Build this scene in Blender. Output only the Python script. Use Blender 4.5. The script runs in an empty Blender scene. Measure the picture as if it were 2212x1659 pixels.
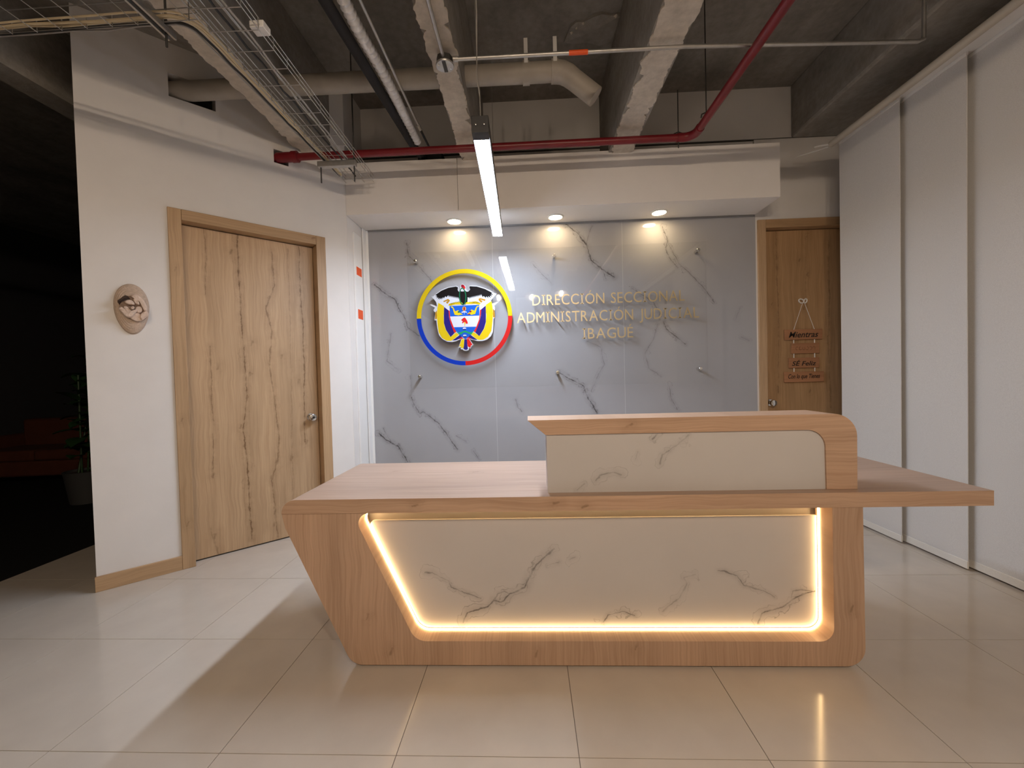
import bpy, bmesh, math, random
from mathutils import Vector, Matrix
from mathutils.geometry import tessellate_polygon

random.seed(7)
S = bpy.context.scene
COL = S.collection

# ------------------------------------------------------------------ camera
F_PX, CAM_H = 896.08, 1.2432
YAW, PITCH, ROLL = math.radians(2.394), math.radians(-1.259), math.radians(-1.486)
fw = Vector((-math.sin(YAW) * math.cos(PITCH), math.cos(YAW) * math.cos(PITCH), math.sin(PITCH)))
rt = Vector((math.cos(YAW), math.sin(YAW), 0))
up = rt.cross(fw)
rt, up = rt * math.cos(ROLL) + up * math.sin(ROLL), up * math.cos(ROLL) - rt * math.sin(ROLL)
cam_data = bpy.data.cameras.new('camera')
cam_data.sensor_fit = 'HORIZONTAL'
cam_data.sensor_width = 36.0
cam_data.lens = F_PX / 2212 * 36.0
cam_data.clip_start = 0.02
cam = bpy.data.objects.new('camera', cam_data)
COL.objects.link(cam)
cam.matrix_world = Matrix(((rt.x, up.x, -fw.x, 0), (rt.y, up.y, -fw.y, 0), (rt.z, up.z, -fw.z, CAM_H), (0, 0, 0, 1)))
S.camera = cam

# ------------------------------------------------------------------ world, exposure
world = bpy.data.worlds.new('night')
S.world = world
world.use_nodes = True
world.node_tree.nodes['Background'].inputs[0].default_value = (0.02, 0.022, 0.03, 1)
world.node_tree.nodes['Background'].inputs[1].default_value = 0.2
S.view_settings.view_transform = 'Standard'
S.view_settings.look = 'None'
S.view_settings.gamma = 1.0
S.view_settings.use_curve_mapping = False
S.view_settings.exposure = 0.0
S.cycles.adaptive_threshold = 0.02
S.cycles.max_bounces = 7
S.cycles.glossy_bounces = 3

# strengths of the lamps the room has (each is built further down as a fixture)
PENDANT = 150.0        # cool white linear pendant over the desk
DOWNLIGHT = 85.0      # warm recessed spots in the soffit
LED_STRIP = 24.0      # warm strip round the recess of the desk
REAR_LAMP = 1480.0     # warm bulbs under black shades behind the camera

# ------------------------------------------------------------------ node helpers
def new_mat(name):
    m = bpy.data.materials.new(name)
    m.use_nodes = True
    nt = m.node_tree
    b = nt.nodes['Principled BSDF']
    return m, nt, b

def N(nt, kind, **kw):
    n = nt.nodes.new(kind)
    for k, v in kw.items():
        setattr(n, k, v)
    return n

def L(nt, a, b):
    nt.links.new(a, b)

def vmath(nt, op, a, b=None, scale=None):
    n = N(nt, 'ShaderNodeVectorMath', operation=op)
    for i, s in enumerate((a, b)):
        if s is None:
            continue
        if hasattr(s, 'is_output'):
            L(nt, s, n.inputs[i])
        else:
            n.inputs[i].default_value = s
    if scale is not None:
        if hasattr(scale, 'is_output'):
            L(nt, scale, n.inputs['Scale'])
        else:
            n.inputs['Scale'].default_value = scale
    return n.outputs['Value'] if op in ('DOT_PRODUCT', 'LENGTH', 'DISTANCE') else n.outputs['Vector']

def math_(nt, op, a, b=None, clamp=False):
    n = N(nt, 'ShaderNodeMath', operation=op, use_clamp=clamp)
    for i, s in enumerate((a, b)):
        if s is None:
            continue
        if hasattr(s, 'is_output'):
            L(nt, s, n.inputs[i])
        else:
            n.inputs[i].default_value = s
    return n.outputs[0]

def noise(nt, vec, scale, detail=3.0, rough=0.55, color=False):
    n = N(nt, 'ShaderNodeTexNoise')
    n.inputs['Scale'].default_value = scale
    n.inputs['Detail'].default_value = detail
    n.inputs['Roughness'].default_value = rough
    L(nt, vec, n.inputs['Vector'])
    return n.outputs['Color'] if color else n.outputs[0]

def ramp(nt, fac, stops):
    n = N(nt, 'ShaderNodeValToRGB')
    cr = n.color_ramp
    while len(cr.elements) < len(stops):
        cr.elements.new(0.5)
    for e, (p, c) in zip(cr.elements, stops):
        e.position = p
        e.color = (c[0], c[1], c[2], 1) if not isinstance(c, (int, float)) else (c, c, c, 1)
    L(nt, fac, n.inputs[0])
    return n.outputs[0]

def mix(nt, fac, a, b, mode='MIX'):
    n = N(nt, 'ShaderNodeMix', data_type='RGBA', blend_type=mode)
    for s, i in ((fac, 0), (a, 6), (b, 7)):
        if hasattr(s, 'is_output'):
            L(nt, s, n.inputs[i])
        elif i == 0:
            n.inputs[0].default_value = s
        else:
            n.inputs[i].default_value = (s[0], s[1], s[2], 1)
    return n.outputs[2]

def position(nt):
    return N(nt, 'ShaderNodeNewGeometry').outputs['Position']

def plane_coord(nt, kind):
    """2-D coordinate on a vertical surface: 'xz', or 'dz' along the diagonal wall, or 'xy' / 'yz'."""
    sp = N(nt, 'ShaderNodeSeparateXYZ')
    L(nt, position(nt), sp.inputs[0])
    cb = N(nt, 'ShaderNodeCombineXYZ')
    x, y, z = sp.outputs
    if kind == 'dz':
        s = math_(nt, 'ADD', x, y)
        s = math_(nt, 'MULTIPLY', s, 1 / math.sqrt(2))
        u, v = math_(nt, 'SUBTRACT', s, DOOR_S0), z
    elif kind == 'xz':
        u, v = x, z
    elif kind == 'xy':
        u, v = x, y
    else:
        u, v = y, z
    L(nt, u, cb.inputs[0])
    L(nt, v, cb.inputs[1])
    return cb.outputs[0]

def bump(nt, bsdf, height, strength=0.2, dist=0.01):
    b = N(nt, 'ShaderNodeBump')
    b.inputs['Strength'].default_value = strength
    b.inputs['Distance'].default_value = dist
    L(nt, height, b.inputs['Height'])
    L(nt, b.outputs[0], bsdf.inputs['Normal'])

def strokes(nt, uv, lines, warp=0.018, warp_scale=7.0, breakup=0.35, wisps=1.0):
    """Field 0..1 of irregular lines (veins, cracks): lines = [(width, strength, [(u, v), ...])]."""
    n1 = vmath(nt, 'SUBTRACT', noise(nt, uv, warp_scale, 4, 0.6, True), (0.5, 0.5, 0.5))
    n2 = vmath(nt, 'SUBTRACT', noise(nt, uv, warp_scale * 6, 3, 0.6, True), (0.5, 0.5, 0.5))
    p = vmath(nt, 'ADD', uv, vmath(nt, 'SCALE', n1, scale=warp * 2))
    p = vmath(nt, 'ADD', p, vmath(nt, 'SCALE', n2, scale=warp * 1.0))
    p = vmath(nt, 'MULTIPLY', p, (1, 1, 0))
    thick = math_(nt, 'ADD', math_(nt, 'MULTIPLY', noise(nt, uv, 22.0, 2, 0.5), 2.6), -0.3)
    wander = math_(nt, 'MULTIPLY', math_(nt, 'SUBTRACT', noise(nt, uv, 9.0, 3, 0.6), 0.42), 0.16)
    total = None
    for width, strength, pts in lines:
        dmin = None
        for a, b in zip(pts[:-1], pts[1:]):
            ba = (b[0] - a[0], b[1] - a[1])
            bb = ba[0] ** 2 + ba[1] ** 2 + 1e-9
            pa = vmath(nt, 'SUBTRACT', p, (a[0], a[1], 0))
            h = math_(nt, 'ADD', vmath(nt, 'DOT_PRODUCT', pa, (ba[0] / bb, ba[1] / bb, 0)), 0.0, clamp=True)
            d = vmath(nt, 'LENGTH', vmath(nt, 'SUBTRACT', pa, vmath(nt, 'SCALE', (ba[0], ba[1], 0), scale=h)))
            dmin = d if dmin is None else math_(nt, 'MINIMUM', dmin, d)
        dm = math_(nt, 'MULTIPLY', dmin, thick)
        core = N(nt, 'ShaderNodeMapRange', interpolation_type='SMOOTHSTEP')
        L(nt, dm, core.inputs[0])
        core.inputs[1].default_value = 0.0
        core.inputs[2].default_value = width * 0.75
        core.inputs[3].default_value = strength
        core.inputs[4].default_value = 0.0
        wisp = N(nt, 'ShaderNodeMapRange', interpolation_type='SMOOTHSTEP')
        L(nt, math_(nt, 'ABSOLUTE', math_(nt, 'SUBTRACT', dmin, wander)), wisp.inputs[0])
        wisp.inputs[1].default_value = 0.0
        wisp.inputs[2].default_value = width * 0.45
        wisp.inputs[3].default_value = strength * 0.55 * wisps
        wisp.inputs[4].default_value = 0.0
        halo = N(nt, 'ShaderNodeMapRange', interpolation_type='SMOOTHSTEP')
        L(nt, dmin, halo.inputs[0])
        halo.inputs[1].default_value = 0.0
        halo.inputs[2].default_value = width * 4
        halo.inputs[3].default_value = strength * 0.25
        halo.inputs[4].default_value = 0.0
        f = math_(nt, 'MAXIMUM', math_(nt, 'MAXIMUM', core.outputs[0], wisp.outputs[0]), halo.outputs[0])
        total = f if total is None else math_(nt, 'MAXIMUM', total, f)
    brk = noise(nt, uv, 16.0, 3, 0.6)
    brk = ramp(nt, brk, [(0.36, breakup), (0.56, 1.0)])
    return math_(nt, 'MULTIPLY', total, brk)

# ------------------------------------------------------------------ materials
DOOR_S0 = (-2.351 + 2.656) / math.sqrt(2)
M = {}

def plain(name, color, rough=0.5, metal=0.0, spec=0.5, var=0.0, vscale=6.0, bumps=0.0, bscale=60.0):
    m, nt, b = new_mat(name)
    b.inputs['Roughness'].default_value = rough
    b.inputs['Metallic'].default_value = metal
    b.inputs['Specular IOR Level'].default_value = spec
    pos = position(nt)
    n = noise(nt, pos, vscale, 4)
    d = [max(0, c * (1 - var)) for c in color]
    e = [min(1, c * (1 + var)) for c in color]
    L(nt, ramp(nt, n, [(0.3, d), (0.7, e)]), b.inputs['Base Color'])
    if bumps:
        bump(nt, b, noise(nt, pos, bscale, 3), bumps, 0.004)
    M[name] = m
    return m

def emit(name, color, strength):
    m = bpy.data.materials.new(name)
    m.use_nodes = True
    nt = m.node_tree
    nt.nodes.clear()
    e = N(nt, 'ShaderNodeEmission')
    e.inputs[0].default_value = (*color, 1)
    e.inputs[1].default_value = strength
    o = N(nt, 'ShaderNodeOutputMaterial')
    L(nt, e.outputs[0], o.inputs[0])
    M[name] = m
    return m

def marble(name, uvkind, lines, base=(0.70, 0.70, 0.71), rough=0.12, warp=0.016, vein=(0.13, 0.115, 0.11)):
    m, nt, b = new_mat(name)
    uv = plane_coord(nt, uvkind)
    f = strokes(nt, uv, lines, warp)
    cloud = ramp(nt, noise(nt, uv, 2.2, 4), [(0.3, [c * 0.94 for c in base]), (0.7, base)])
    col = mix(nt, f, cloud, vein)
    L(nt, col, b.inputs['Base Color'])
    b.inputs['Roughness'].default_value = rough
    M[name] = m

def wood(name, uvkind, grain, light, dark, lines=None, knots=None, rough=0.45, contrast=1.0, seed=0.0, crack=(0.17, 0.095, 0.045), knot_k=None):
    """grain = 0: along u, 1: along v"""
    m, nt, b = new_mat(name)
    uv = plane_coord(nt, uvkind)
    uvs = vmath(nt, 'ADD', uv, (seed * 3.1, seed * 1.7, seed))
    st = (1.1, 26.0, 1.0) if grain == 0 else (26.0, 1.1, 1.0)
    st2 = (2.2, 120.0, 1.0) if grain == 0 else (120.0, 2.2, 1.0)
    st3 = (0.7, 5.5, 1.0) if grain == 0 else (5.5, 0.7, 1.0)
    wob = vmath(nt, 'SCALE', vmath(nt, 'SUBTRACT', noise(nt, uvs, 3.0, 3, 0.5, True), (0.5, 0.5, 0.5)), scale=0.06)
    uvw = vmath(nt, 'ADD', uvs, wob)
    g1 = noise(nt, vmath(nt, 'MULTIPLY', uvw, st), 1.0, 5, 0.62)
    g2 = noise(nt, vmath(nt, 'MULTIPLY', uvw, st2), 1.0, 3, 0.5)
    g3 = noise(nt, vmath(nt, 'MULTIPLY', uvw, st3), 1.0, 4, 0.55)
    mid = [(a + c) / 2 for a, c in zip(light, dark)]
    k = 0.18 * contrast
    col = ramp(nt, g1, [(0.5 - k, dark), (0.5, mid), (0.5 + k, light)])
    col3 = ramp(nt, g3, [(0.32, [c * 0.70 for c in light]), (0.66, light)])
    col = mix(nt, 0.55, col, col3)
    fine = ramp(nt, g2, [(0.35, (0.86, 0.84, 0.82)), (0.6, (1, 1, 1))])
    col = mix(nt, 1.0, col, fine, 'MULTIPLY')
    allines = list(lines or [])
    for ku, kv in (knots or []):
        d = 0.012
        allines.append((0.009 if knot_k is None else knot_k, 0.6, [(ku - (d if grain == 0 else 0.004), kv - (0.004 if grain == 0 else d)), (ku + (d if grain == 0 else 0.004), kv + (0.004 if grain == 0 else d))]))
    if allines:
        f = strokes(nt, uv, [(w * 1.5, st, p) for w, st, p in allines], 0.014, 5.0, 0.3, 0.5)
        col = mix(nt, f, col, crack)
    L(nt, col, b.inputs['Base Color'])
    b.inputs['Roughness'].default_value = rough
    b.inputs['Specular IOR Level'].default_value = 0.35
    bump(nt, b, g2, 0.06, 0.002)
    M[name] = m

# lines on the printed marble sheets and the wood veneer, in metres on each surface: (width, strength, points)
WALL_VEINS =[
 (0.011,1,[(0.37, 2.615), (0.487, 2.526), (0.564, 2.405), (0.595, 2.289), (0.691, 2.197), (0.807, 2.117)]),
 (0.006,0.5,[(0.61, 2.588), (0.566, 2.468), (0.552, 2.405)]),
 (0.007,0.6,[(0.691, 2.197), (0.735, 2.103)]),
 (0.008,0.7,[(1.246, 2.562), (1.293, 2.431), (1.275, 2.344), (1.319, 2.254), (1.38, 2.185)]),
 (0.006,0.7,[(1.309, 2.384), (1.389, 2.226), (1.467, 2.148), (1.63, 1.966), (1.702, 1.855)]),
 (0.007,0.45,[(0.06, 2.267), (0.114, 2.197), (0.222, 2.078)]),
 (0.007,0.6,[(0.964, 2.01), (1.158, 1.873), (1.223, 1.74)]),
 (0.009,0.9,[(1.243, 1.693), (1.275, 1.624), (1.435, 1.489)]),
 (0.007,0.45,[(1.188, 1.674), (1.152, 1.539), (1.074, 1.41), (1.101, 1.273), (1.213, 1.194)]),
 (0.009,0.5,[(1.291, 1.099), (1.298, 0.992), (1.358, 0.88)]),
 (0.008,0.45,[(0.545, 1.536), (0.667, 1.477), (0.693, 1.31), (0.627, 1.209), (0.578, 1.078)]),
 (0.011,1,[(0.279, 1.257), (0.359, 1.203), (0.502, 1.122), (0.542, 1.01), (0.62, 0.862)]),
 (0.009,0.5,[(-0.131, 1.013), (-0.107, 0.939), (-0.077, 0.899)]),
 (0.009,0.85,[(-1.12, 1.058), (-1.083, 0.97), (-1.037, 0.899), (-1.005, 0.92), (-0.881, 0.817), (-0.805, 0.719), (-0.746, 0.631), (-0.691, 0.56)]),
 (0.011,1,[(-1.436, 0.728), (-1.368, 0.651), (-1.25, 0.592), (-1.212, 0.521), (-1.17, 0.446)]),
 (0.006,0.7,[(-1.39, 0.771), (-1.366, 0.704), (-1.315, 0.624)]),
 (0.007,0.6,[(-0.543, 0.54), (-0.488, 0.456)]),
 (0.006,0.5,[(-0.696, 0.682), (-0.61, 0.628)]),
 (0.009,0.6,[(-1.122, 2.504), (-1.1, 2.383), (-1.04, 2.325)]),
 (0.007,0.5,[(-1.04, 2.325), (-0.876, 2.125)]),
 (0.01,0.9,[(-1.434, 2.123), (-1.352, 2.051), (-1.244, 1.978), (-1.191, 1.868)]),
 (0.008,0.7,[(-1.211, 1.912), (-1.153, 1.802), (-1.13, 1.719), (-1.027, 1.634)]),
 (0.008,0.4,[(-1.286, 1.663), (-1.338, 1.404), (-1.231, 1.314)]),
 (0.007,0.4,[(-1.122, 1.259), (-1.113, 1.136), (-1.12, 1.058)]),
 (0.006,0.4,[(1.932, 1.797), (1.89, 1.694)]),
 (0.007,0.45,[(1.945, 1.533), (2.01, 1.501)]),
]
DESK_VEINS =[
 (0.009,1,[(-0.324, 0.138), (-0.302, 0.185), (-0.211, 0.21), (-0.183, 0.237)]),
 (0.01,1,[(-0.183, 0.237), (-0.15, 0.231), (-0.111, 0.269), (-0.044, 0.295), (-0.018, 0.348)]),
 (0.009,0.8,[(-0.018, 0.348), (0.01, 0.4), (0.088, 0.47)]),
 (0.006,0.8,[(-0.487, 0.369), (-0.456, 0.369), (-0.383, 0.331), (-0.372, 0.303), (-0.307, 0.276), (-0.241, 0.25)]),
 (0.005,0.8,[(-0.183, 0.237), (-0.163, 0.273), (-0.134, 0.281), (-0.111, 0.269)]),
 (0.007,0.5,[(0.061, 0.399), (0.107, 0.412)]),
 (0.005,0.5,[(0.159, 0.424), (0.185, 0.436)]),
 (0.006,0.9,[(0.3, 0.142), (0.323, 0.173), (0.384, 0.188), (0.437, 0.169)]),
 (0.007,0.5,[(0.558, 0.187), (0.634, 0.253), (0.665, 0.315), (0.651, 0.338), (0.704, 0.352)]),
 (0.006,0.8,[(0.8, 0.368), (0.83, 0.367), (0.883, 0.344), (0.91, 0.305)]),
 (0.005,0.6,[(0.91, 0.305), (0.993, 0.278), (1.036, 0.252)]),
 (0.008,1,[(0.967, 0.137), (0.984, 0.182), (1.065, 0.209), (1.109, 0.237), (1.16, 0.265), (1.209, 0.277)]),
 (0.005,0.7,[(1.109, 0.237), (1.117, 0.278), (1.16, 0.282), (1.209, 0.277)]),
]
COUNTER_VEINS =[
 (0.006,0.6,[(0.194, 0.737), (0.225, 0.767)]),
 (0.008,0.6,[(0.277, 0.781), (0.292, 0.804), (0.351, 0.818), (0.381, 0.805)]),
 (0.007,0.6,[(0.547, 0.848), (0.56, 0.888), (0.586, 0.904)]),
 (0.006,0.4,[(0.586, 0.904), (0.619, 0.925), (0.671, 0.966)]),
 (0.007,0.7,[(0.516, 0.953), (0.54, 0.972)]),
 (0.005,0.35,[(0.447, 0.87), (0.458, 0.9)]),
]
DOOR_LINES =[
 (0.007,0.6,[(0.203, 2.333), (0.21, 2.125), (0.193, 1.865)]),
 (0.008,1,[(0.402, 2.322), (0.397, 2.086), (0.408, 1.653), (0.423, 1.138), (0.391, 0.884), (0.406, 0.625), (0.416, 0.066)]),
 (0.01,0.7,[(0.624, 2.235), (0.631, 1.989), (0.568, 1.793), (0.603, 1.625), (0.578, 1.359), (0.627, 0.818), (0.611, 0.649), (0.563, 0.466), (0.59, 0.034)]),
 (0.008,0.9,[(0.819, 2.329), (0.819, 2.013), (0.828, 1.478), (0.81, 0.74)]),
 (0.008,0.7,[(0.21, 1.499), (0.207, 1.186), (0.211, 0.92), (0.194, 0.57)]),
 (0.006,0.4,[(0.736, 2.281), (0.736, 1.694), (0.705, 0.214)]),
 (0.01,0.5,[(0.168, 0.21), (0.205, 0.016)]),
]
DOOR_KNOTS= [(0.358, 2.194), (0.248, 1.351), (0.444, 1.304), (0.377, 0.913), (0.195, 0.59), (0.82, 0.739), (0.664, 1.435), (0.564, 0.501), (0.568, 0.139), (0.193, 0.147), (0.782, 1.239), (0.466, 1.527), (0.829, 2.018), (0.713, 0.623)]
DOOR2_LINES =[
 (0.01,0.6,[(2.292, 2.494), (2.304, 2.072), (2.311, 1.647), (2.3, 1.007)]),
 (0.012,0.5,[(2.76, 2.392), (2.764, 1.887), (2.752, 1.464), (2.768, 0.868)]),
 (0.006,0.4,[(2.556, 2.463), (2.558, 1.894)]),
]
DOOR2_KNOTS= [(2.5, 2.233), (2.573, 2.104), (2.576, 2.449), (2.251, 1.84), (2.537, 1.789), (2.583, 1.022), (2.753, 1.528)]

# wall paint, plaster, concrete
plain('wall_paint', (0.74, 0.72, 0.70), 0.75, spec=0.25, var=0.02, bumps=0.05, bscale=180)
plain('soffit_paint', (0.84, 0.81, 0.78), 0.7, spec=0.25, var=0.015)
plain('white_trim', (0.82, 0.82, 0.81), 0.4, var=0.01)
plain('joint_grey', (0.52, 0.52, 0.53), 0.5)
plain('shadow_gap', (0.05, 0.045, 0.04), 0.8)
plain('grout', (0.16, 0.13, 0.105), 0.8, var=0.1)
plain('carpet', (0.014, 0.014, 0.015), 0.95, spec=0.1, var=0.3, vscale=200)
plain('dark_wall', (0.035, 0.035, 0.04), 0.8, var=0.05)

def concrete(name, base, var):
    m, nt, b = new_mat(name)
    pos = position(nt)
    big = noise(nt, pos, 1.3, 5, 0.62)
    fine = noise(nt, pos, 22.0, 4, 0.6)
    streak = noise(nt, vmath(nt, 'MULTIPLY', pos, (6, 1.2, 6)), 1.0, 4, 0.6)
    c = ramp(nt, big, [(0.28, [v * (1 - var) for v in base]), (0.5, base), (0.75, [v * (1 + var) for v in base])])
    c = mix(nt, 1.0, c, ramp(nt, fine, [(0.3, 0.78), (0.7, 1.0)]), 'MULTIPLY')
    c = mix(nt, 1.0, c, ramp(nt, streak, [(0.3, 0.8), (0.65, 1.0)]), 'MULTIPLY')
    L(nt, c, b.inputs['Base Color'])
    b.inputs['Roughness'].default_value = 0.85
    b.inputs['Specular IOR Level'].default_value = 0.2
    bump(nt, b, fine, 0.35, 0.01)
    M[name] = m
concrete('concrete', (0.30, 0.275, 0.245), 0.35)
concrete('beam_concrete', (0.34, 0.315, 0.28), 0.3)
concrete('old_plaster', (0.66, 0.59, 0.50), 0.14)

# polished porcelain floor tile
m, nt, b = new_mat('floor_tile')
pos = position(nt)
L(nt, ramp(nt, noise(nt, pos, 5.0, 5), [(0.3, (0.56, 0.50, 0.43)), (0.7, (0.61, 0.55, 0.475))]), b.inputs['Base Color'])
b.inputs['Roughness'].default_value = 0.13
b.inputs['Specular IOR Level'].default_value = 0.5
bump(nt, b, noise(nt, pos, 3.0, 2), 0.02, 0.01)
M['floor_tile'] = m

SHEETS = ((-1.478, -0.3135), (-0.3105, 0.8795), (0.8825, 2.075))
for k, (xa, xb) in enumerate(SHEETS):
    marble('wall_marble_%d' % k, 'xz', [(v[0] * 1.25, v[1], v[2]) for v in WALL_VEINS if any(xa - 0.05 < q[0] < xb + 0.05 for q in v[2])], base=(0.375, 0.375, 0.388), rough=0.025, vein=(0.055, 0.05, 0.05))
marble('desk_marble', 'xz', DESK_VEINS, base=(0.62, 0.595, 0.585), rough=0.35, warp=0.010)
marble('counter_marble', 'xz', COUNTER_VEINS, base=(0.62, 0.595, 0.585), rough=0.35, warp=0.010)

OAK_L, OAK_D = (0.66, 0.45, 0.315), (0.50, 0.315, 0.205)
DOR_L, DOR_D = (0.60, 0.42, 0.255), (0.42, 0.27, 0.15)
wood('oak_front', 'xz', 1, OAK_L, OAK_D, knots=[(-0.62, 0.07), (0.0, 0.06), (0.42, 0.09), (-0.72, 0.22), (1.30, 0.25)], seed=1, contrast=1.2)
wood('oak_edge', 'xz', 0, OAK_L, OAK_D, knots=[(0.10, 0.70), (0.22, 0.685), (0.42, 1.02), (-0.5, 0.7)], seed=2)
wood('oak_top', 'xy', 0, (0.53, 0.38, 0.29), (0.42, 0.285, 0.205), knots=[(-0.3, 2.2), (-0.75, 2.25)], seed=3)
wood('oak_side', 'yz', 1, OAK_L, OAK_D, seed=4)
wood('door_oak', 'dz', 1, DOR_L, DOR_D, lines=DOOR_LINES, knots=DOOR_KNOTS, seed=5, contrast=1.15, knot_k=0.014)
wood('frame_oak', 'dz', 1, (0.54, 0.365, 0.21), (0.43, 0.275, 0.15), knots=[(0.03, 1.0), (0.03, 2.0), (0.04, 0.3)], seed=6)
wood('frame_oak_across', 'dz', 0, (0.54, 0.365, 0.21), (0.43, 0.275, 0.15), knots=[(0.9, 2.38)], seed=6.5)
wood('door2_oak', 'xz', 1, (0.54, 0.34, 0.175), (0.34, 0.19, 0.085), lines=DOOR2_LINES, knots=DOOR2_KNOTS, seed=7, contrast=1.1, knot_k=0.012)
wood('frame2_oak', 'xz', 1, (0.54, 0.365, 0.21), (0.43, 0.275, 0.15), seed=8)
wood('frame2_oak_across', 'xz', 0, (0.50, 0.32, 0.17), (0.40, 0.245, 0.125), seed=8.5)
wood('plaque_wood', 'xz', 0, (0.48, 0.235, 0.115), (0.36, 0.165, 0.08), seed=9, rough=0.6)

plain('chrome', (0.72, 0.71, 0.69), 0.18, metal=1.0)
plain('galvanised', (0.48, 0.47, 0.45), 0.38, metal=0.85, var=0.08, vscale=30)
plain('black_metal', (0.012, 0.012, 0.013), 0.45)
plain('black_foam', (0.014, 0.014, 0.016), 0.85)
plain('dark_steel', (0.07, 0.068, 0.065), 0.5, metal=0.6)
plain('red_pipe', (0.17, 0.008, 0.013), 0.35, var=0.12, vscale=9)
plain('pvc', (0.37, 0.335, 0.285), 0.5, var=0.1, vscale=7)
plain('foil', (0.74, 0.74, 0.75), 0.45, metal=0.1, var=0.12, vscale=25)
plain('orange_tape', (0.80, 0.10, 0.015), 0.5)
plain('tube_cream', (0.55, 0.50, 0.42), 0.5, var=0.05)
plain('cable_cream', (0.66, 0.55, 0.36), 0.55)
plain('cable_grey', (0.36, 0.34, 0.32), 0.55)
plain('cable_black', (0.02, 0.02, 0.02), 0.55)
plain('white_plastic', (0.78, 0.77, 0.75), 0.45)
plain('gold', (0.50, 0.40, 0.235), 0.38, metal=0.6)
plain('cord', (0.75, 0.70, 0.62), 0.8)
plain('ink', (0.018, 0.010, 0.007), 0.7)
plain('burnt_ink', (0.13, 0.05, 0.025), 0.7)
plain('fibre', (0.52, 0.40, 0.31), 0.9, var=0.14, vscale=60, bumps=0.6, bscale=150)
plain('fibre_light', (0.66, 0.52, 0.43), 0.9, var=0.1, vscale=50, bumps=0.5, bscale=120)
plain('fibre_shade', (0.28, 0.20, 0.155), 0.9, var=0.2, vscale=60)  # fibre darkened to paint the shade in the creases between petals
plain('hair_brown', (0.06, 0.035, 0.026), 0.8, var=0.3, vscale=120)
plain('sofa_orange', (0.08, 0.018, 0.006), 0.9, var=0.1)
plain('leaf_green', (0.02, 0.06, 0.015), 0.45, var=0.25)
plain('pot_grey', (0.05, 0.05, 0.05), 0.6)
plain('soil', (0.05, 0.035, 0.025), 0.9)

# curtain fabric: fine weave
m, nt, b = new_mat('curtain')
pos = position(nt)
L(nt, ramp(nt, noise(nt, pos, 320.0, 2), [(0.3, (0.60, 0.585, 0.565)), (0.7, (0.70, 0.685, 0.665))]), b.inputs['Base Color'])
b.inputs['Roughness'].default_value = 0.85
b.inputs['Specular IOR Level'].default_value = 0.15
bump(nt, b, noise(nt, pos, 400.0, 2), 0.15, 0.002)
M['curtain'] = m
plain('curtain_hem', (0.74, 0.71, 0.65), 0.8, spec=0.15, var=0.05, vscale=300)

# clear acrylic sheet: see-through with a real Fresnel reflection
m = bpy.data.materials.new('acrylic')
m.use_nodes = True
nt = m.node_tree
nt.nodes.clear()
tr = N(nt, 'ShaderNodeBsdfTransparent')
tr.inputs[0].default_value = (0.992, 0.994, 0.994, 1)
gl = N(nt, 'ShaderNodeBsdfGlossy')
gl.inputs['Roughness'].default_value = 0.0
fr = N(nt, 'ShaderNodeFresnel')
geo = N(nt, 'ShaderNodeNewGeometry')
ior = N(nt, 'ShaderNodeMapRange')          # same 1.49 index on both faces of the thin sheet
L(nt, geo.outputs['Backfacing'], ior.inputs[0])
ior.inputs[3].default_value = 1.49
ior.inputs[4].default_value = 1 / 1.49
L(nt, ior.outputs[0], fr.inputs[0])
mx = N(nt, 'ShaderNodeMixShader')
L(nt, fr.outputs[0], mx.inputs[0])
L(nt, tr.outputs[0], mx.inputs[1])
L(nt, gl.outputs[0], mx.inputs[2])
o = N(nt, 'ShaderNodeOutputMaterial')
L(nt, mx.outputs[0], o.inputs[0])
M['acrylic'] = m

emit('pendant_glow', (0.80, 0.90, 1.08), PENDANT)
emit('downlight_glow', (1.0, 0.74, 0.42), DOWNLIGHT)
emit('led_glow', (1.0, 0.66, 0.30), LED_STRIP)
emit('bulb_glow', (1.0, 0.79, 0.59), REAR_LAMP)

# emblem colours (flat print)
for nm, c in dict(e_white=(0.52, 0.53, 0.56), e_yellow=(0.58, 0.42, 0.008), e_blue=(0.007, 0.035, 0.36), e_red=(0.50, 0.016, 0.014),
                  e_navy=(0.020, 0.014, 0.14), e_black=(0.008, 0.006, 0.006), e_green=(0.008, 0.12, 0.05), e_lightgreen=(0.02, 0.26, 0.07),
                  e_skyblue=(0.010, 0.085, 0.42), e_maroon=(0.20, 0.008, 0.018), e_amber=(0.36, 0.18, 0.014), e_orange=(0.50, 0.25, 0.035)).items():
    plain(nm, c, 0.6, spec=0.06)

# ------------------------------------------------------------------ mesh helpers
def box(bm, x0, x1, y0, y1, z0, z1):
    v = [bm.verts.new((x, y, z)) for z in (z0, z1) for y in (y0, y1) for x in (x0, x1)]
    for f in ((0, 2, 3, 1), (4, 5, 7, 6), (0, 1, 5, 4), (2, 6, 7, 3), (0, 4, 6, 2), (1, 3, 7, 5)):
        bm.faces.new([v[i] for i in f])

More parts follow.
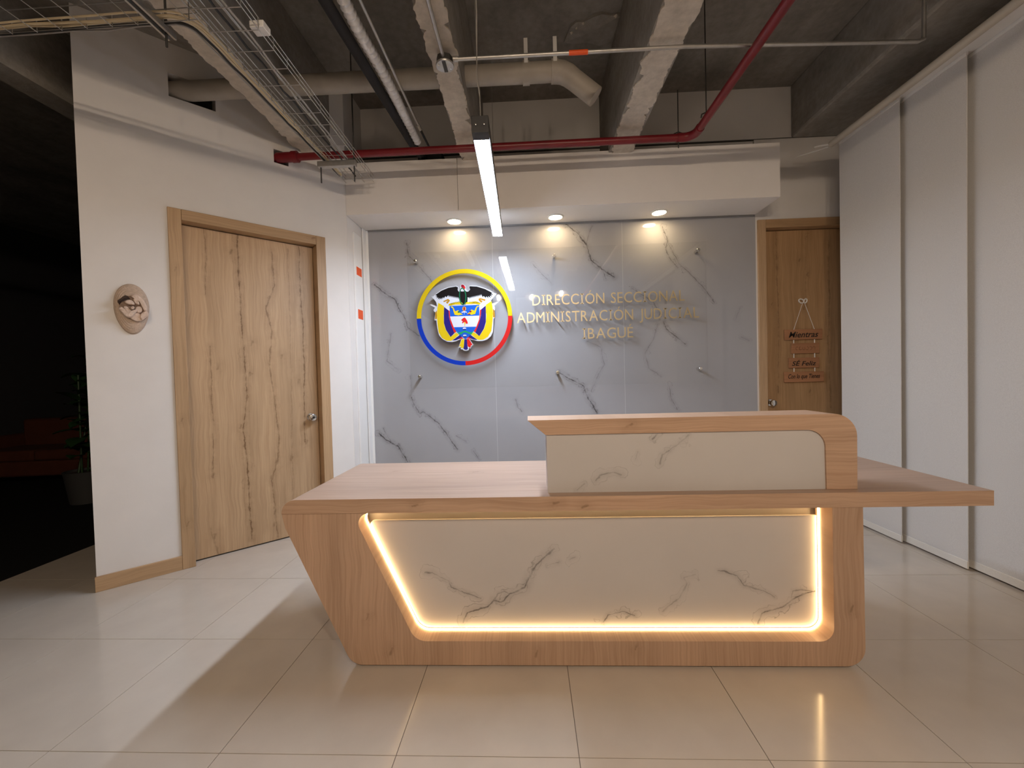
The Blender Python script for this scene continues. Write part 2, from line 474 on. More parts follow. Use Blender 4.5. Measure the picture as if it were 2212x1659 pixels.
def tube(bm, pts, r, seg=10, caps=True, radii=None):
    pts = [Vector(p) for p in pts]
    rings = []
    n_prev = None
    for i, p in enumerate(pts):
        if i == 0:
            t = pts[1] - p
        elif i == len(pts) - 1:
            t = p - pts[i - 1]
        else:
            t = (pts[i + 1] - p).normalized() + (p - pts[i - 1]).normalized()
        t.normalize()
        if n_prev is None:
            n = t.orthogonal().normalized()
        else:
            n = (n_prev - t * n_prev.dot(t)).normalized()
        n_prev = n
        b = t.cross(n)
        rr = radii[i] if radii else r
        rings.append([bm.verts.new(p + (n * math.cos(a) + b * math.sin(a)) * rr) for a in [2 * math.pi * k / seg for k in range(seg)]])
    for a, c in zip(rings[:-1], rings[1:]):
        for k in range(seg):
            bm.faces.new((a[k], a[(k + 1) % seg], c[(k + 1) % seg], c[k]))
    if caps:
        bm.faces.new(list(reversed(rings[0])))
        bm.faces.new(rings[-1])

def lathe(bm, prof, origin, axis, seg=24):
    """prof = [(radius, distance along axis)]"""
    axis = Vector(axis).normalized()
    n = axis.orthogonal().normalized()
    b = axis.cross(n)
    o = Vector(origin)
    rings = []
    for r, h in prof:
        if r < 1e-6:
            rings.append([bm.verts.new(o + axis * h)])
        else:
            rings.append([bm.verts.new(o + axis * h + (n * math.cos(a) + b * math.sin(a)) * r) for a in [2 * math.pi * k / seg for k in range(seg)]])
    for a, c in zip(rings[:-1], rings[1:]):
        for k in range(seg):
            j = (k + 1) % seg
            if len(a) == 1:
                bm.faces.new((a[0], c[j], c[k]))
            elif len(c) == 1:
                bm.faces.new((a[k], a[j], c[0]))
            else:
                bm.faces.new((a[k], a[j], c[j], c[k]))

def prism(bm, pts, y0, y1):
    """outline in (x, z), solid between depth y0 (front) and y1"""
    area = sum(a[0] * b[1] - b[0] * a[1] for a, b in zip(pts, pts[1:] + pts[:1]))
    if area < 0:
        pts = list(reversed(pts))
    fr = [bm.verts.new((x, y0, z)) for x, z in pts]
    bk = [bm.verts.new((x, y1, z)) for x, z in pts]
    for tri in tessellate_polygon([[Vector((x, z, 0)) for x, z in pts]]):
        t = list(tri)
        a = [pts[i] for i in t]
        ar = (a[1][0] - a[0][0]) * (a[2][1] - a[0][1]) - (a[2][0] - a[0][0]) * (a[1][1] - a[0][1])
        if abs(ar) < 1e-12:
            continue
        if ar < 0:
            t.reverse()
        try:
            bm.faces.new([fr[i] for i in t])
            bm.faces.new([bk[i] for i in reversed(t)])
        except ValueError:
            pass
    n = len(pts)
    for i in range(n):
        j = (i + 1) % n
        bm.faces.new((fr[j], fr[i], bk[i], bk[j]))

def rounded(pts, seg=8):
    """pts = [(x, z, radius)] -> outline with rounded corners"""
    out = []
    n = len(pts)
    for i in range(n):
        p = Vector(pts[i][:2])
        r = pts[i][2]
        if r <= 0:
            out.append(tuple(p))
            continue
        a = (Vector(pts[i - 1][:2]) - p).normalized()
        c = (Vector(pts[(i + 1) % n][:2]) - p).normalized()
        ang = a.angle(c)
        t = r / math.tan(ang / 2)
        cen = p + (a + c).normalized() * (r / math.sin(ang / 2))
        s, e = p + a * t - cen, p + c * t - cen
        a0 = math.atan2(s.y, s.x)
        d = math.atan2(e.y, e.x) - a0
        while d > math.pi:
            d -= 2 * math.pi
        while d < -math.pi:
            d += 2 * math.pi
        for k in range(seg + 1):
            q = a0 + d * k / seg
            out.append((cen.x + r * math.cos(q), cen.y + r * math.sin(q)))
    return out

FRAME = {}

def set_props(o, label=None, cat=None, group=None, kind=None):
    for k, v in (('label', label), ('category', cat), ('group', group), ('kind', kind)):
        if v:
            o[k] = v
    return o

def thing(name, loc, label=None, cat=None, group=None, kind=None, rotz=0.0):
    o = bpy.data.objects.new(name, None)
    o.empty_display_size = 0.1
    COL.objects.link(o)
    o.location = loc
    o.rotation_euler = (0, 0, rotz)
    FRAME[o.name] = Matrix.Translation(loc) @ Matrix.Rotation(rotz, 4, 'Z')
    return set_props(o, label, cat, group, kind)

def obj(name, bm, mat, parent=None, local=False, smooth=35, bevel=0.0, label=None, cat=None, group=None, kind=None):
    """Link bm as one mesh object. Coordinates are world ones unless local (then the parent's)."""
    bmesh.ops.recalc_face_normals(bm, faces=bm.faces)
    if parent is not None:
        base = FRAME[parent.name]
        inv = base.inverted()
        if not local:
            bm.transform(inv)
        FR = base
    else:
        xs = [v.co for v in bm.verts]
        lo = Vector((min(v.x for v in xs), min(v.y for v in xs), min(v.z for v in xs)))
        hi = Vector((max(v.x for v in xs), max(v.y for v in xs), max(v.z for v in xs)))
        org = Vector(((lo.x + hi.x) / 2, (lo.y + hi.y) / 2, lo.z))
        bm.transform(Matrix.Translation(-org))
        FR = Matrix.Translation(org)
    me = bpy.data.meshes.new(name)
    bm.to_mesh(me)
    bm.free()
    if smooth:
        for p in me.polygons:
            p.use_smooth = True
        me.set_sharp_from_angle(angle=math.radians(smooth))
    me.materials.append(M[mat])
    o = bpy.data.objects.new(name, me)
    COL.objects.link(o)
    if parent is not None:
        o.parent = parent
    else:
        o.location = org
    FRAME[o.name] = FR
    if bevel:
        md = o.modifiers.new('bevel', 'BEVEL')
        md.width = bevel
        md.segments = 2
        md.limit_method = 'ANGLE'
    return set_props(o, label, cat, group, kind)

def B():
    return bmesh.new()

def bx(name, mat, dims, parent=None, **kw):
    bm = B()
    box(bm, *dims)
    return obj(name, bm, mat, parent, **kw)

# ------------------------------------------------------------------ floor
fl = bx('floor', 'grout', (-3.43, 3.1, -6.0, 3.9, -0.12, -0.0025), kind='structure', label='polished beige porcelain tile floor of the reception hall')
tile_me = None
T, OX, OY = 0.6, -1.069, 1.321
x = OX - 4 * T
while x < 3.1:
    y = OY - 12 * T
    while y < 3.9:
        x0, x1, y0, y1 = max(x, -3.43), min(x + T, 3.1), max(y, -6.0), min(y + T, 3.9)
        if x1 - x0 > 0.05 and y1 - y0 > 0.05:
            full = abs(x1 - x0 - T) < 1e-4 and abs(y1 - y0 - T) < 1e-4
            if full and tile_me:
                t = bpy.data.objects.new('tile', tile_me)
                COL.objects.link(t)
                t.parent = fl
            else:
                bm = B()
                g = 0.0013
                box(bm, -(x1 - x0) / 2 + g, (x1 - x0) / 2 - g, -(y1 - y0) / 2 + g, (y1 - y0) / 2 - g, -0.010, 0.0)
                t = obj('tile', bm, 'floor_tile', fl, local=True, smooth=0)
                if full:
                    tile_me = t.data
            t.location = Vector(((x0 + x1) / 2, (y0 + y1) / 2, 0)) - fl.location
        y += T
    x += T
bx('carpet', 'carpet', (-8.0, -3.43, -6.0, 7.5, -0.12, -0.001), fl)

# ------------------------------------------------------------------ walls
DIAG0 = Vector((-2.351, 2.656, 0))
R45 = math.radians(45)
wl = thing('wall_left', DIAG0, kind='structure', rotz=R45, label='off-white diagonal wall with the wide oak door')
bm = B()
sc = [-0.405, 0.02, 0.035, 0.29, 0.645, 0.745, 0.976, 1.185]
zc = [0.0, 2.385, 2.905, 3.005, 3.14, 3.292, 3.76]
for i in range(len(sc) - 1):
    for j in range(len(zc) - 1):
        s0, s1, z0, z1 = sc[i], sc[i + 1], zc[j], zc[j + 1]
        hole = (s0 >= 0.02 and s1 <= 0.976 and z1 <= 2.385) or (s0 >= 0.035 and s1 <= 0.29 and z0 >= 3.14 and z1 <= 3.292) or (s0 >= 0.645 and s1 <= 0.745 and z0 >= 2.905 and z1 <= 3.005)
        if not hole:
            box(bm, s0, s1, 0.0, 0.15, z0, z1)
obj('wall_face', bm, 'wall_paint', wl, local=True, smooth=0)
for s0, s1, lb in ((-0.412, 0.0, 'oak skirting board left of the wide door'), (0.996, 1.18, 'oak skirting board right of the wide door')):
    bb = B()
    box(bb, s0, s1, -0.014, 0.0, 0.0, 0.092)
    bb.transform(FRAME[wl.name])
    obj('baseboard_left', bb, 'frame_oak_across', bevel=0.002, kind='structure', label=lb)

bx('wall_alcove', 'wall_paint', (-1.665, -1.515, 3.49, 4.05, 0, 3.76), kind='structure', smooth=0, label='narrow off-white return wall beside the marble')
wb = thing('wall_back', (0.8, 3.89, 0), kind='structure', label='back wall with grey-white marble sheets and the narrow door')
bm = B()
box(bm, -1.67, 2.10, 3.89, 4.04, 0, 3.30)
box(bm, 2.10, 2.99, 3.87, 4.04, 2.565, 3.30)
box(bm, 2.99, 3.3, 3.87, 4.04, 0, 3.30)
box(bm, 2.075, 2.10, 3.87, 3.90, 0, 3.30)
obj('wall_face', bm, 'wall_paint', wb, smooth=0)
bx('upper_wall', 'wall_paint', (-1.67, 3.3, 3.875, 4.04, 3.312, 3.76), wb, smooth=0)
bx('recess_line', 'shadow_gap', (-1.67, 3.3, 3.885, 4.04, 3.30, 3.312), wb, smooth=0)
for k, (x0, x1) in enumerate(SHEETS):
    bx('marble_panel', 'wall_marble_%d' % k, (x0, x1, 3.868, 3.886, 0.004, 2.618), wb, smooth=0)
bx('joint_strip', 'joint_grey', (-0.3134, -0.3106, 3.8675, 3.886, 0.004, 2.618), wb, smooth=0)
bx('joint_strip', 'joint_grey', (0.8796, 0.8824, 3.8675, 3.886, 0.004, 2.618), wb, smooth=0)
bx('wall_right', 'wall_paint', (3.1, 3.25, -6.0, 4.04, 0, 3.76), kind='structure', smooth=0, label='plain wall behind the panel curtains')
bx('wall_front', 'wall_paint', (-8.0, 3.25, -6.15, -6.0, 0, 3.76), kind='structure', smooth=0, label='far end wall behind the viewer')
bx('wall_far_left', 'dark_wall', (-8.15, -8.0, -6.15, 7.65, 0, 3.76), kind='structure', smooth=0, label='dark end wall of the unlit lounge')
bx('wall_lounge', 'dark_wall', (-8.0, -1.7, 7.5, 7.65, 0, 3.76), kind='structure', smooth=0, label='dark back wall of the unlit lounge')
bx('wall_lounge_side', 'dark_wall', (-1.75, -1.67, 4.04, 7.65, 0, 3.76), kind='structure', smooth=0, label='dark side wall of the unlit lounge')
# white edge profile where the marble ends at the alcove corner
bm = B()
box(bm, -1.512, -1.498, 3.80, 3.889, 0.0, 2.630)
box(bm, -1.498, -1.478, 3.862, 3.889, 0.0, 2.630)
obj('trim_1', bm, 'white_trim', kind='structure', bevel=0.002, label='white edge profile along the left end of the marble')

# ------------------------------------------------------------------ ceiling: slab, joists, big beam, soffit
ce = thing('ceiling', (0, 0, 3.76), kind='structure', label='raw concrete ribbed ceiling')
bx('slab', 'concrete', (-8.0, 3.25, -6.15, 7.65, 3.76, 3.9), ce, smooth=0)
bx('low_slab', 'concrete', (-2.90, -1.70, -6.0, 3.45, 3.49, 3.76), ce, smooth=0)

def rag_strip(x0, x1, y0, y1, z, seed, amp=0.022):
    rnd = random.Random(seed)
    bm = B()
    n = int((y1 - y0) / 0.014)
    def edge():
        v, o, chip = 0.0, [], 0.0
        for k in range(n + 1):
            v = v * 0.9 + rnd.gauss(0, amp * 0.16)
            chip *= 0.72
            if rnd.random() < 0.05:
                chip = rnd.uniform(0.4, 1.5) * amp
            o.append((max(-amp, min(amp, v)) + rnd.gauss(0, amp * 0.09), chip))
        return o
    ea, eb = edge(), edge()
    rows = []
    for k in range(n + 1):
        y = y0 + (y1 - y0) * k / n
        a, b = x0 + ea[k][0] + ea[k][1], x1 + eb[k][0] - eb[k][1]
        rows.append([bm.verts.new(c) for c in ((a, y, z), (b, y, z), (b, y, z + 0.012), (a, y, z + 0.012))])
    for r, s in zip(rows[:-1], rows[1:]):
        for k in range(4):
            bm.faces.new((r[k], r[(k + 1) % 4], s[(k + 1) % 4], s[k]))
    bm.faces.new(list(reversed(rows[0])))
    bm.faces.new(rows[-1])
    return bm

for k, (x0, x1, y1) in enumerate(((-3.06, -2.89, 7.5), (-1.76, -1.59, 3.40), (-0.515, -0.365, 3.89), (0.70, 0.895, 3.89))):
    bme = bx('beam', 'beam_concrete', (x0, x1, -6.0, y1, 3.052, 3.77), ce, smooth=0)
    if k:
        ys = {1: 3.30, 2: 3.86, 3: 3.86}[k]
        obj('plaster_strip', rag_strip(x0 + 0.004, x1 - 0.004, 0.2, ys, 3.044, 30 + k, 0.022), 'old_plaster', bme, smooth=0)
bx('edge_beam', 'beam_concrete', (2.40, 3.25, -6.0, 3.88, 3.30, 3.77), ce, smooth=0, bevel=0.02)

# broken patch of render left on the slab between two joists
bm = B()
pts = [(0.325, 3.207), (0.345, 3.14), (0.36, 3.064), (0.40, 3.03), (0.455, 3.04), (0.51, 2.99), (0.57, 2.976), (0.64, 3.0), (0.698, 2.994), (0.698, 3.111), (0.677, 3.234), (0.60, 3.25), (0.50, 3.22), (0.405, 3.235)]
fr_v = [bm.verts.new((x_, y_, 3.742 + 0.008 * math.sin(k * 2.1))) for k, (x_, y_) in enumerate(pts)]
bk_v = [bm.verts.new((x_, y_, 3.762)) for x_, y_ in pts]
cvt = bm.verts.new((sum(p[0] for p in pts) / len(pts), sum(p[1] for p in pts) / len(pts), 3.725))
for k in range(len(pts)):
    j = (k + 1) % len(pts)
    bm.faces.new((fr_v[k], fr_v[j], cvt))
    bm.faces.new((fr_v[k], bk_v[k], bk_v[j], fr_v[j]))
obj('render_patch', bm, 'beam_concrete', ce, smooth=0)
for x_, y_, r_ in ((0.405, 3.075, 0.020), (0.375, 3.12, 0.012), (0.672, 3.0, 0.014), (0.45, 3.045, 0.010)):
    bm = B()
    n_ = 9
    ring_ = [bm.verts.new((x_ + r_ * (1 + 0.5 * math.sin(k * 2.7)) * math.cos(6.283 * k / n_), y_ + r_ * (1 + 0.5 * math.cos(k * 1.9)) * math.sin(6.283 * k / n_), 3.742)) for k in range(n_)]
    c0 = bm.verts.new((x_, y_, 3.728))
    for k in range(n_):
        bm.faces.new((ring_[k], ring_[(k + 1) % n_], c0))
    obj('plaster_fleck', bm, 'old_plaster', ce, smooth=0)
sof = bx('soffit', 'shadow_gap', (-1.498, 2.062, 3.50, 3.86, 2.645, 3.05), ce, smooth=0)
bx('board', 'soffit_paint', (-1.512, -0.560, 3.488, 3.50, 2.633, 3.066), sof, smooth=0, bevel=0.0015)
bx('board', 'soffit_paint', (-0.557, 2.074, 3.488, 3.50, 2.633, 3.068), sof, smooth=0, bevel=0.0015)
bx('board', 'soffit_paint', (-1.512, 2.074, 3.501, 3.862, 2.633, 2.645), sof, smooth=0)
bx('board', 'soffit_paint', (2.062, 2.074, 3.501, 3.868, 2.646, 3.066), sof, smooth=0)

# ------------------------------------------------------------------ doors
def knob(parent, pos, local=True):
    """round chrome knob with rose, axis pointing at the room (-y of the door)"""
    bm = B()
    lathe(bm, [(0, 0), (0.033, 0), (0.034, -0.004), (0.030, -0.010), (0.012, -0.012), (0.012, -0.030), (0.022, -0.036), (0.029, -0.048), (0.030, -0.058), (0.026, -0.068), (0.012, -0.073), (0, -0.0735)], pos, (0, 1, 0), 28)
    k = obj('door_knob', bm, 'chrome', parent, local=local)
    bm = B()
    x, y, z = pos
    lathe(bm, [(0, -0.0736), (0.010, -0.0738), (0.010, -0.076), (0, -0.0762)], pos, (0, 1, 0), 16)
    obj('lock_button', bm, 'black_metal', k, local=local)

d1 = thing('door_1', DIAG0, kind='structure', rotz=R45, label='wide rustic oak door in the diagonal wall')
fr = bx('frame', 'frame_oak', (0.0, 0.072, -0.016, 0.15, 0, 2.405), d1, local=True, bevel=0.003)
bx('frame', 'frame_oak', (0.924, 0.996, -0.016, 0.15, 0, 2.405), d1, local=True, bevel=0.003)
bx('frame', 'frame_oak_across', (0.0725, 0.9235, -0.016, 0.15, 2.333, 2.405), d1, local=True, bevel=0.003)
bx('door_stop', 'frame_oak', (0.073, 0.083, 0.1155, 0.136, 0, 2.332), d1, local=True)
bx('door_leaf', 'door_oak', (0.0755, 0.9205, 0.075, 0.115, 0.010, 2.328), d1, local=True, bevel=0.002)
bx('threshold_gap', 'shadow_gap', (0.073, 0.923, 0.081, 0.13, 0.0005, 0.0095), d1, local=True, smooth=0)
knob(d1, (0.862, 0.074, 0.942))

d2 = thing('door_2', (2.54, 3.87, 0), kind='structure', label='narrower oak door right of the marble with hanging plaques')
bx('frame', 'frame2_oak', (2.090, 2.160, 3.850, 4.02, 0, 2.580), d2, bevel=0.003)
bx('frame', 'frame2_oak', (2.93, 3.00, 3.850, 4.02, 0, 2.580), d2, bevel=0.003)
bx('frame', 'frame2_oak_across', (2.1605, 2.9295, 3.850, 4.02, 2.505, 2.580), d2, bevel=0.003)
bx('door_leaf', 'door2_oak', (2.163, 2.927, 3.935, 3.973, 0.010, 2.500), d2, bevel=0.002)
bx('threshold_gap', 'shadow_gap', (2.161, 2.929, 3.94, 3.98, 0.0005, 0.0095), d2, smooth=0)
bm = B()
lathe(bm, [(0, 0), (0.033, 0), (0.034, -0.004), (0.030, -0.010), (0.012, -0.012), (0.012, -0.030), (0.022, -0.036), (0.029, -0.048), (0.030, -0.058), (0.026, -0.068), (0.012, -0.073), (0, -0.0735)], (2.222, 3.934, 0.925), (0, 1, 0), 28)
obj('door_knob', bm, 'chrome', d2)

# ------------------------------------------------------------------ reception desk
desk = thing('reception_desk', (0.15, 2.0, 0), 'oak reception desk with slanted left side, marble front and glowing strip', 'desk')
Z0 = 0.008
outer = rounded([(-1.082, 0.667, 0.0), (-1.070, 0.610, 0.10), (-0.795, Z0, 0.075), (1.352, Z0, 0.075), (1.345, 0.667, 0.0),
                 (1.224, 0.667, 0.0), (1.227, 0.112, 0.055), (-0.515, 0.112, 0.075), (-0.772, 0.667, 0.045), (-0.715, 0.667, 0.0)], 10)
bm = B()
prism(bm, outer, 1.735, 1.838)
obj('front_frame', bm, 'oak_front', desk, smooth=30, bevel=0.0025)
bm = B()
prism(bm, rounded([(-0.7415, 0.606, 0.02), (-0.5115, 0.119, 0.069), (1.2205, 0.119, 0.050), (1.2185, 0.606, 0.0)], 8), 1.822, 1.834)
obj('marble_panel', bm, 'desk_marble', desk, smooth=30)
bx('top_rail', 'desk_marble', (-0.80, 1.26, 1.880, 1.892, 0.56, 0.667), desk, smooth=0)
bm = B()
tube(bm, [(-0.70, 1.868, 0.6645), (1.205, 1.868, 0.6645)], 0.0022, 6)
obj('led_strip', bm, 'led_glow', desk, label='glowing warm LED strip under the desktop')
bx('back_board', 'oak_front', (-0.80, 1.26, 1.893, 1.905, 0.02, 0.667), desk, smooth=0)
wall_path = rounded([(-0.7165, 0.6665, 0.0), (-0.7712, 0.6665, 0.0455), (-0.5155, 0.1125, 0.0745), (1.2265, 0.1125, 0.0545), (1.2235, 0.6665, 0.0)], 10)
bm = B()
rows_ = []
for k, (x, z) in enumerate(wall_path):
    a_ = Vector(wall_path[max(0, k - 1)])
    c_ = Vector(wall_path[min(len(wall_path) - 1, k + 1)])
    d_ = (c_ - a_).normalized()
    nx_, nz_ = -d_.y, d_.x                       # towards the inside of the recess
    rows_.append([bm.verts.new((x + nx_ * o_, y_, z + nz_ * o_)) for o_, y_ in ((0.0008, 1.8105), (0.0030, 1.8105), (0.0030, 1.8205), (0.0008, 1.8205))])
for r_, s_ in zip(rows_[:-1], rows_[1:]):
    for k in range(4):
        bm.faces.new((r_[k], r_[(k + 1) % 4], s_[(k + 1) % 4], s_[k]))
bm.faces.new(rows_[0])
bm.faces.new(list(reversed(rows_[-1])))
obj('led_strip', bm, 'led_glow', desk, label='glowing warm LED strip round the recess')
# desktop, round-nosed at its left end, reaching far past the body on the right
nose = [(-1.020 - 0.062 * math.cos(t), 0.668 + 0.061 * math.sin(t)) for t in [math.pi / 2 * k / 8 for k in range(9)]]
bm = B()
prism(bm, nose + [(1.852, 0.729), (1.852, 0.668)], 1.734, 2.462)
dt = obj('desktop', bm, 'oak_top', desk, smooth=30)
bm = B()
prism(bm, nose + [(1.852, 0.729), (1.852, 0.668)], 1.7325, 1.7339)
obj('front_edging', bm, 'oak_edge', dt, smooth=30)
bm = B()
prism(bm, [(-1.062, 0.667), (-0.79, 0.03), (-0.755, 0.03), (-1.027, 0.667)], 1.839, 2.44)
obj('side_panel', bm, 'oak_side', desk, smooth=0)
bx('side_panel', 'oak_side', (1.315, 1.345, 1.839, 2.44, 0.03, 0.667), desk, smooth=0)
for x in (-0.70, 0.30, 1.25):
    bx('foot', 'black_metal', (x - 0.03, x + 0.03, 1.76, 1.80, 0.0, 0.0085), desk, smooth=0)
for x in (-0.77, 1.33):
    bx('foot', 'black_metal', (x - 0.012, x + 0.012, 2.34, 2.40, 0.0, 0.031), desk, smooth=0)

# raised counter standing on the desktop
ctr = thing('raised_counter', (0.67, 1.87, 0.729), 'raised oak counter shelf with white marble front standing on the desk', 'counter')
arch = rounded([(-0.012, 1.046, 0.0), (1.358, 1.046, 0.095), (1.358, 0.7295, 0.0), (1.233, 0.7295, 0.0), (1.229, 0.981, 0.075), (0.064, 0.981, 0.0)], 12)
bm = B()
prism(bm, arch, 1.779, 1.968)
obj('shelf', bm, 'oak_edge', ctr, smooth=30, bevel=0.0015)
bm = B()
prism(bm, rounded([(0.068, 0.7295, 0), (1.2325, 0.7295, 0), (1.2285, 0.9805, 0.074), (0.068, 0.9805, 0)], 8), 1.786, 1.80)
obj('marble_panel', bm, 'counter_marble', ctr, smooth=30)
bx('end_panel', 'counter_marble', (0.069, 0.083, 1.8005, 1.960, 0.7295, 0.9805), ctr, smooth=0)

# ------------------------------------------------------------------ lamps
pen = thing('pendant_lamp', (-0.22, 2.75, 2.40), 'black linear pendant lamp glowing cool white above the desk', 'lamp')
PA, PB = Vector((-0.203, 1.985, 2.40)), Vector((-0.232, 3.47, 2.40))
dirp = (PB - PA).normalized()
side = Vector((dirp.y, -dirp.x, 0))
def along(a, b, w0, w1, z0, z1):
    bm = B()
    p, q = PA + dirp * a, PA + dirp * b
    vs = []
    for z in (z0, z1):
        for pt in (p, q):
            for w in (w0, w1):
                vs.append(bm.verts.new((pt.x + side.x * w, pt.y + side.y * w, z)))
    for f in ((0, 1, 3, 2), (4, 6, 7, 5), (0, 4, 5, 1), (2, 3, 7, 6), (0, 2, 6, 4), (1, 5, 7, 3)):
        bm.faces.new([vs[i] for i in f])
    return bm
ln = (PB - PA).length
obj('housing', along(0.0, ln, -0.041, 0.041, 2.416, 2.475), 'black_metal', pen, smooth=0, bevel=0.002)
for w0, w1 in ((-0.041, -0.0375), (0.0375, 0.041)):
    obj('housing_side', along(0.0, ln, w0, w1, 2.402, 2.416), 'black_metal', pen, smooth=0)
obj('diffuser', along(0.065, ln - 0.004, -0.037, 0.037, 2.398, 2.4155), 'pendant_glow', pen, smooth=0)
cap = obj('end_cap', along(-0.004, 0.062, -0.040, 0.040, 2.394, 2.4155), 'black_metal', pen, smooth=0)
for w in (-0.020, 0.020):
    bm = B()
    p = PA + side * w
    lathe(bm, [(0, -0.0045), (0.004, -0.0045), (0.004, -0.006), (0, -0.007)], (p.x, p.y, 2.432), tuple(dirp), 10)
    obj('screw', bm, 'chrome', cap)
for a in (0.05, ln - 0.1):
    p = PA + dirp * a
    bm = B()
    tube(bm, [(p.x, p.y, 2.475), (p.x, p.y, 2.62), (p.x - 0.012, p.y, 2.70), (p.x - 0.012, p.y, 3.76)], 0.0016, 6)
    obj('hanging_wire', bm, 'galvanised', pen)
bm = B()
p = PA + dirp * 0.05
tube(bm, [(p.x, p.y, 2.475), (p.x - 0.002, p.y + 0.01, 2.60), (p.x - 0.014, p.y + 0.01, 2.70), (p.x - 0.006, p.y, 3.0), (p.x - 0.012, p.y, 3.76)], 0.0028, 6)
obj('power_cable', bm, 'cable_grey', pen)

for lab, (x, y) in zip(('round warm downlight above the coat of arms, leftmost in the soffit', 'round warm downlight in the soffit, middle of three', 'round warm downlight in the soffit nearest the right door'),
                       ((-0.635, 3.725), (0.268, 3.72), (1.173, 3.715))):
    t = thing('recessed_downlight', (x, y, 2.625), lab, 'downlight', 'downlights in the soffit')
    bm = B()
    lathe(bm, [(0.058, 0.0075), (0.058, 0.001), (0.062, -0.001), (0.072, 0.004), (0.073, 0.0079)], (x, y, 2.625), (0, 0, 1), 32)
    obj('trim_ring', bm, 'white_plastic', t)
    bm = B()
    lathe(bm, [(0, 0.003), (0.0575, 0.003), (0.0575, 0.0075), (0, 0.0075)], (x, y, 2.625), (0, 0, 1), 32)
    obj('lens', bm, 'downlight_glow', t)

# warm bulbs under wide black shades hanging behind the viewer
for lab, (x, y) in zip(('black dome pendant behind the viewer, left one', 'black dome pendant behind the viewer, middle one', 'black dome pendant behind the viewer, right one'),
                       ((-0.62, -1.35), (0.10, -1.45), (0.72, -1.15))):
    z = 2.93
    t = thing('dome_pendant', (x, y, z - 0.05), lab, 'lamp', 'dome pendants behind the viewer')
    bm = B()
    lathe(bm, [(0.025, 0.19), (0.05, 0.17), (0.12, 0.09), (0.16, 0.012), (0.156, 0.012), (0.116, 0.084), (0.047, 0.163), (0.0, 0.166)], (x, y, z), (0, 0, 1), 32)
    obj('shade', bm, 'black_metal', t)
    bm = B()
    lathe(bm, [(0, -0.036), (0.02, -0.030), (0.033, -0.012), (0.034, 0.004), (0.024, 0.03), (0.016, 0.05), (0.0, 0.05)], (x, y, z), (0, 0, 1), 20)
    obj('bulb', bm, 'bulb_glow', t)
    bm = B()
    tube(bm, [(x, y, z + 0.19), (x, y, 3.76)], 0.003, 6)
    obj('flex', bm, 'cable_black', t)

# ------------------------------------------------------------------ panel curtains on the right
tubes = B()
tube(tubes, [(2.508, 3.53, 3.058), (2.508, -2.2, 3.058)], 0.025, 14)
obj('curtain_tube', tubes, 'tube_cream', label='long cream tube running above the panel curtains', cat='tube')
br = thing('curtain_bracket', (2.5, 3.55, 3.06), 'small white bracket at the far end of the cream tube', 'bracket')
bm = B()
tube(bm, [(2.53, 3.54, 3.065), (2.42, 3.60, 3.075)], 0.008, 8)
obj('arm', bm, 'white_plastic', br)
bm = B()
tube(bm, [(2.50, 3.55, 3.045), (2.36, 3.75, 3.07)], 0.006, 8)
obj('arm', bm, 'white_plastic', br)
plabels = ['light grey panel curtain hanging nearest the narrow oak door', 'light grey panel curtain, second from the narrow oak door', 'light grey panel curtain at the right edge of the view',
           'light grey panel curtain outside the view, fourth in the row', 'light grey panel curtain outside the view, fifth in the row', 'light grey panel curtain outside the view, sixth in the row']
for k, (xx, ya, yb) in enumerate(((2.550, 2.957, 3.50), (2.586, 2.560, 3.03), (2.628, 2.02, 2.68), (2.586, 1.45, 2.10), (2.550, 0.85, 1.52), (2.586, 0.20, 0.92))):
    t = thing('panel_curtain', (xx, (ya + yb) / 2, 0.012), plabels[k], 'curtain', 'panel curtains along the right')
    bm = B()
    ny, nz = 14, 24
    gr = [[None] * (nz + 1) for _ in range(ny + 1)]
    for i in range(ny + 1):
        for j in range(nz + 1):
            y = ya + (yb - ya) * i / ny
            z = 0.058 + (3.035 - 0.058) * j / nz
            wv = 0.0022 * math.sin(i * 0.55 + k * 2) * math.sin(j * 0.23 + k)
            gr[i][j] = (xx + wv, y, z)
    fv = [[bm.verts.new(c) for c in r] for r in gr]
    bv = [[bm.verts.new((c[0] + 0.004, c[1], c[2])) for c in r] for r in gr]
    for i in range(ny):
        for j in range(nz):
            bm.faces.new((fv[i][j], fv[i + 1][j], fv[i + 1][j + 1], fv[i][j + 1]))
            bm.faces.new((bv[i][j], bv[i][j + 1], bv[i + 1][j + 1], bv[i + 1][j]))
    for i in range(ny):
        bm.faces.new((fv[i][0], bv[i][0], bv[i + 1][0], fv[i + 1][0]))
        bm.faces.new((fv[i][nz], fv[i + 1][nz], bv[i + 1][nz], bv[i][nz]))
    for j in range(nz):
        bm.faces.new((fv[0][j], fv[0][j + 1], bv[0][j + 1], bv[0][j]))
        bm.faces.new((fv[ny][j], bv[ny][j], bv[ny][j + 1], fv[ny][j + 1]))
    obj('fabric', bm, 'curtain', t)
    bx('bottom_rail', 'curtain_hem', (xx - 0.003, xx + 0.008, ya, yb, 0.014, 0.060), t, bevel=0.002)
    bx('carrier', 'white_plastic', (xx - 0.004, xx + 0.008, ya, yb, 3.03, 3.05), t, smooth=0)
bx('curtain_track', 'white_plastic', (2.5355, 2.645, -2.2, 3.52, 3.051, 3.085), label='white multi-channel track carrying the panel curtains', cat='track', smooth=0)

